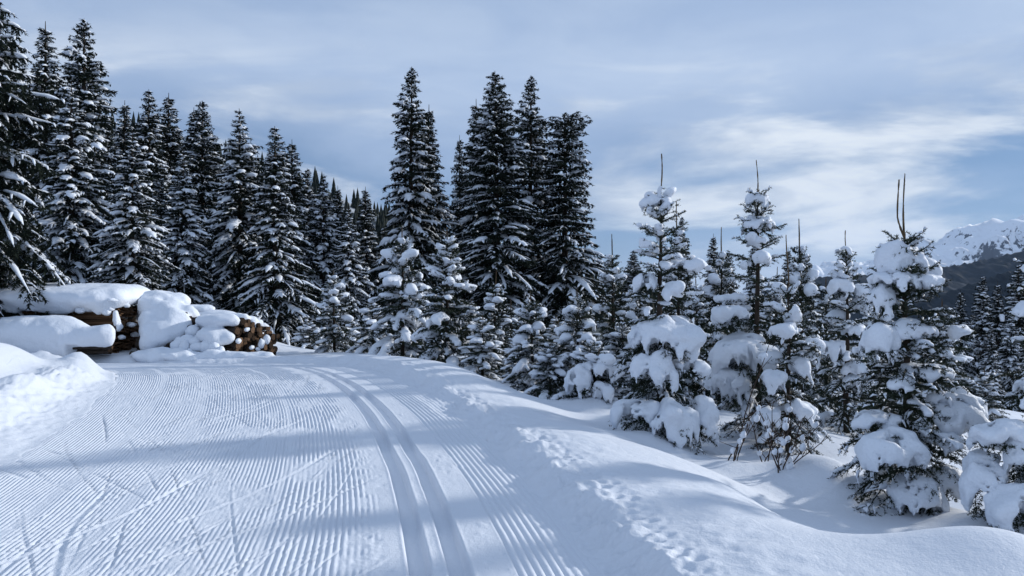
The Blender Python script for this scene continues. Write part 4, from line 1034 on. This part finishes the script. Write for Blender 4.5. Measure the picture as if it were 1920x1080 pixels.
# low stack in front, almost a snow drift
C, Rr = pxblobs([(x, 640 - 6*math.sin(x*.02), 44, 40, 20.1) for x in range(-160, 130, 24)] + [(140, 640, 34, 30, 20.0), (165, 634, 26, 22, 19.95), (186, 632, 20, 20, 19.95), (198, 632, 13, 19, 19.95), (204, 634, 9, 17, 19.95), (95, 622, 46, 28, 20.15), (40, 620, 50, 26, 20.2), (-30, 620, 60, 26, 20.3)])
snow_mass('snow_drift', C, Rr, 'wide rounded snow drift covering the low log stack before the lumber pile', vsz=.055, k=.05, namp=.035, ns=3.0, seed=10, under=lambda x, y: np.where(x > -11.75, -.10 + .05*fbm(x*3, y*3, octv=2, seed=4), -5.0))
for k in range(7):
    p = P(211 - gl.uniform(0, 8), 651 + 8*(k % 2) + gl.uniform(-1, 1), 20.0 + .12*k)
    put_log(p, gl.uniform(.05, .075), gl.normal(0, .03), 'bark-covered log peeping out under the wide snow drift', 'logs of the low stack', .9)

# ------------------------------------------------------------------ bare shrubs poking from the snow between the young trees
def shrub(base, stems, label, seed):
    g = np.random.default_rng(seed)
    root = empty('bare_shrub', tuple(base)); tag(root, label, 'shrub', 'bare shrubs among the young spruces')
    for k, (dx, dy, h, bend) in enumerate(stems):
        t = np.linspace(0, 1, 10); off = g.normal(0, .05, 2)
        p = np.stack([off[0] + dx*t + bend*t*t + .012*np.sin(t*9+k), off[1] + dy*t + .01*np.sin(t*8), -.12 + (h+.12)*t], -1)
        r = np.linspace(.0085, .0032, 10); a = Acc(); v, q = tubes(p[None], r[None], r[None], 5); a.add(v, quads=q)
        for j in range(g.integers(3, 7)):
            i = g.integers(3, 9); l = g.uniform(.08, .24); dv = unit(np.array([g.normal(0, .7)+dx*.5, g.normal(0, .4), .8])); tw = p[i][None]+dv[None]*np.linspace(0, l, 4)[:, None]
            rr = np.linspace(.004, .002, 4); v, q = tubes(tw[None], rr[None], rr[None], 4); a.add(v, quads=q)
        st = ob('stem', a.mesh('stem'), M['twig'], root)
        for j in range(g.integers(1, 5)):
            i = g.integers(2, 10); s = g.uniform(.014, .034)
            v, q = blob_mesh(np.array([p[i]+[0, 0, s*.4], p[i]+[s*.5, 0, s*.9], p[i]+[-s*.3, 0, 0]]), np.array([[s, s, s*1.2], [s*.7, s*.7, s], [s*.6]*3]), .012, .006, .004, 20, j)
            ob('snow_lump', mesh_np('snow_lump', v, q), M['tree_snow'], st)
for (px, py, d, stems, lab, sd_) in [
    (1372, 872, 8.0, [(.30, .05, 1.25, .12), (.10, 0, .45, .1), (.28, -.05, .5, .12), (.2, .1, .62, .02)], 'tall single-stemmed bare shrub leaning over the snow between the young spruces', 1),
    (1462, 895, 7.7, [(-.12, .0, .55, -.08), (-.2, .05, .7, -.05), (.05, 0, .6, .05), (.18, .05, .55, .1), (.30, 0, .5, .12), (.4, .05, .42, .1), (-.05, .1, .8, .1), (.25, -.1, .35, .2)], 'bushy bare shrub with snow beads on its twigs before the slim rod-tipped spruce', 2),
    (1425, 868, 8.3, [(.1, 0, .5, .05), (-.1, .05, .6, -.1), (.2, 0, .45, .1), (.02, 0, .72, .04)], 'small bare shrub half sunk in snow beside the bushy one', 3)]:
    b = P(px, py, d); shrub((b[0], b[1], gz(b[0], b[1])), stems, lab, sd_)
print('logs', round(time.time()-T0, 1))

# ------------------------------------------------------------------ far hill, forested ridges, snowy mountain
def ridge_mesh(name, pts, d, back, front, zlow, namp, nsc, seed, nx=220, ny=60, spike=0.0, ridged=True, gully=0.0):
    """a hill whose skyline passes through the given photo pixels at distance d and falls to zlow towards the camera"""
    pts = np.array(pts, float)
    xk = (pts[:, 0]-960)/F*d; zk = CAMZ - (pts[:, 1]-YH)/F*d
    x = np.linspace(xk[0], xk[-1], nx); zr = np.interp(x, xk, zk)
    t = np.concatenate([np.linspace(-1, 0, ny), np.linspace(0, 1, ny//3)[1:]])
    X, Tt = np.meshgrid(x, t)
    Y = d + np.where(Tt < 0, Tt*front, Tt*back)
    base = np.where(Tt < 0, (1+Tt)**1.15, (1-Tt)**1.0)
    n = fbm(X*nsc, Y*nsc, octv=6, seed=seed)
    if ridged: n = 0.55 - np.abs(fbm(X*nsc, Y*nsc, octv=6, seed=seed))
    w = 1 - np.exp(-(np.abs(Tt)/0.10)**2)
    Zz = zlow + (zr[None]-zlow)*base + namp*n*(0.04+w)*np.minimum(1, base*2)
    if gully: Zz = Zz + gully*(.35-np.abs(fbm(X*.0075 + .4*vnoise(X*.002, Y*.002, seed=3), Y*.0013, octv=4, seed=seed+3)))*np.minimum(1, base*2)*(.12+w)
    if spike: Zz = Zz + spike*np.abs(vnoise(X*nsc*60, Y*nsc*60, seed=seed+9))
    nr, nc = X.shape; idx = np.arange(nr*nc).reshape(nr, nc)
    q = np.stack([idx[:-1, :-1], idx[:-1, 1:], idx[1:, 1:], idx[1:, :-1]], -1).reshape(-1, 4)
    return mesh_np(name, np.stack([X, Y, Zz], -1).reshape(-1, 3), q), (x, zr)
def slope_mat(name, dark, light, scale, lo, hi, steep=True):
    m, nt2, b2 = mat_new(name, light, 0.8, 0.1)
    r = col_noise(nt2, b2, dark, light, scale, 8, lo=lo, hi=hi)
    if steep:
        ge = nt2.nodes.new('ShaderNodeNewGeometry'); sp = nt2.nodes.new('ShaderNodeSeparateXYZ'); nt2.links.new(ge.outputs['Normal'], sp.inputs[0])
        n = [x for x in nt2.nodes if x.type == 'TEX_NOISE'][0]
        ad = nt2.nodes.new('ShaderNodeMath'); ad.operation = 'MULTIPLY_ADD'; ad.inputs[1].default_value = 0.75
        nt2.links.new(sp.outputs[2], ad.inputs[0]); nt2.links.new(n.outputs['Fac'], ad.inputs[2]); nt2.links.new(ad.outputs[0], r.inputs[0])
    return m
M['alp'] = slope_mat('alpine_snow_rock', (0.07, 0.075, 0.09), (0.80, 0.83, 0.88), 0.030, 0.85, 0.95)
M['forest'] = slope_mat('far_forest', (0.006, 0.011, 0.017), (0.022, 0.032, 0.050), 0.03, 0.52, 0.85, False)
M['forest_hill'] = slope_mat('hill_forest_floor', (0.05, 0.06, 0.06), (0.5, 0.53, 0.57), 0.05, 0.4, 0.75, False)
me, _ = ridge_mesh('snowy_mountain', [(1250, 630), (1400, 585), (1500, 550), (1545, 530), (1590, 512), (1640, 500), (1700, 492), (1745, 479), (1772, 463), (1800, 459), (1815, 443), (1840, 447), (1865, 430), (1890, 414), (1905, 411), (1925, 419), (2000, 385), (2150, 350), (2400, 400), (2700, 380)], 6000, 2500, 2600, -260, 300, 0.0019, 5, nx=300, ny=70, spike=10, gully=85)
o = ob('snowy_mountain', me, M['alp']); o['kind'] = 'structure'
me, _ = ridge_mesh('forested_ridge', [(1200, 640), (1400, 558), (1480, 536), (1560, 519), (1650, 517), (1745, 508), (1800, 499), (1860, 488), (1920, 471), (2050, 440), (2300, 430), (2600, 420)], 3000, 900, 1300, -250, 40, 0.003, 15, nx=300, ny=50, spike=12)
o = ob('forested_ridge', me, M['forest']); o['kind'] = 'structure'
me, _ = ridge_mesh('forested_slope', [(1350, 700), (1500, 640), (1640, 600), (1745, 563), (1800, 546), (1860, 526), (1920, 506), (2050, 460), (2300, 420)], 1700, 500, 900, -200, 25, 0.004, 25, nx=260, ny=44, spike=12)
o = ob('forested_slope', me, M['forest']); o['kind'] = 'structure'
me, (hx, hzr) = ridge_mesh('wooded_hill', [(-700, 120), (-300, 140), (0, 180), (150, 215), (230, 240), (420, 300), (610, 355), (650, 378), (700, 399), (745, 416), (850, 462), (1000, 515), (1150, 550), (1350, 600)], 520, 200, 340, -25, 6, 0.01, 35, nx=160, ny=40)
hill = ob('wooded_hill', me, M['forest_hill']); hill['kind'] = 'structure'
# the wood on the hill: thousands of small spruces that read as one mass
co = np.zeros(len(me.vertices)*3, np.float32); me.vertices.foreach_get('co', co); co = co.reshape(-1, 3)
gh = np.random.default_rng(9); sel = co[(co[:, 1] > 300) & (co[:, 1] < 560)]
pick = sel[gh.integers(0, len(sel), 2600)] + gh.normal(0, 2.2, (2600, 3))*[1, 1, 0]
a = Acc(); m = 6; an = np.linspace(0, 2*np.pi, m, endpoint=False)
for tier, (z0, z1, rr) in enumerate(((0.0, .6, .20), (.28, .85, .14), (.55, 1.0, .09))):
    hh = (9+6*np.random.default_rng(4).random(2600))
    ring = pick[:, None, :] + np.stack([np.cos(an), np.sin(an), an*0], -1)[None]*(rr*hh)[:, None, None]; ring[:, :, 2] += (z0*hh)[:, None]
    tip = pick.copy(); tip[:, 2] += z1*hh
    v = np.concatenate([ring, tip[:, None]], 1).reshape(-1, 3); b_i = (np.arange(2600)*(m+1))[:, None]
    t = np.stack([b_i + np.arange(m)[None], b_i + (np.arange(m)[None]+1) % m, np.repeat(b_i+m, m, 1)], -1).reshape(-1, 3)
    a.add(v, tris=t)
o = ob('hill_wood', a.mesh('hill_wood', False), M['needle_far']); o['kind'] = 'stuff'; o['label'] = 'dark distant spruce wood covering the far hill'; o['category'] = 'wood'

# ------------------------------------------------------------------ the air between here and the mountains
hv = np.array([(x, y, z) for x in (-15000, 15000) for y in (-15000, 15000) for z in (-420, 1000)], float)
hme = mesh_np('haze', hv, np.array([(0, 1, 3, 2), (4, 6, 7, 5), (0, 4, 5, 1), (2, 3, 7, 6), (0, 2, 6, 4), (1, 5, 7, 3)]), False)
hm = bpy.data.materials.new('haze'); hm.use_nodes = True; hn = hm.node_tree; hn.nodes.clear()
ho = hn.nodes.new('ShaderNodeOutputMaterial'); hp = hn.nodes.new('ShaderNodeVolumePrincipled')
hp.inputs['Color'].default_value = (0.48, 0.68, 1.0, 1); hp.inputs['Density'].default_value = 2.2e-5; hp.inputs['Anisotropy'].default_value = 0.2
hn.links.new(hp.outputs[0], ho.inputs['Volume'])
hz_o = ob('haze', hme, hm); hz_o['kind'] = 'stuff'
print('total', round(time.time()-T0, 1))
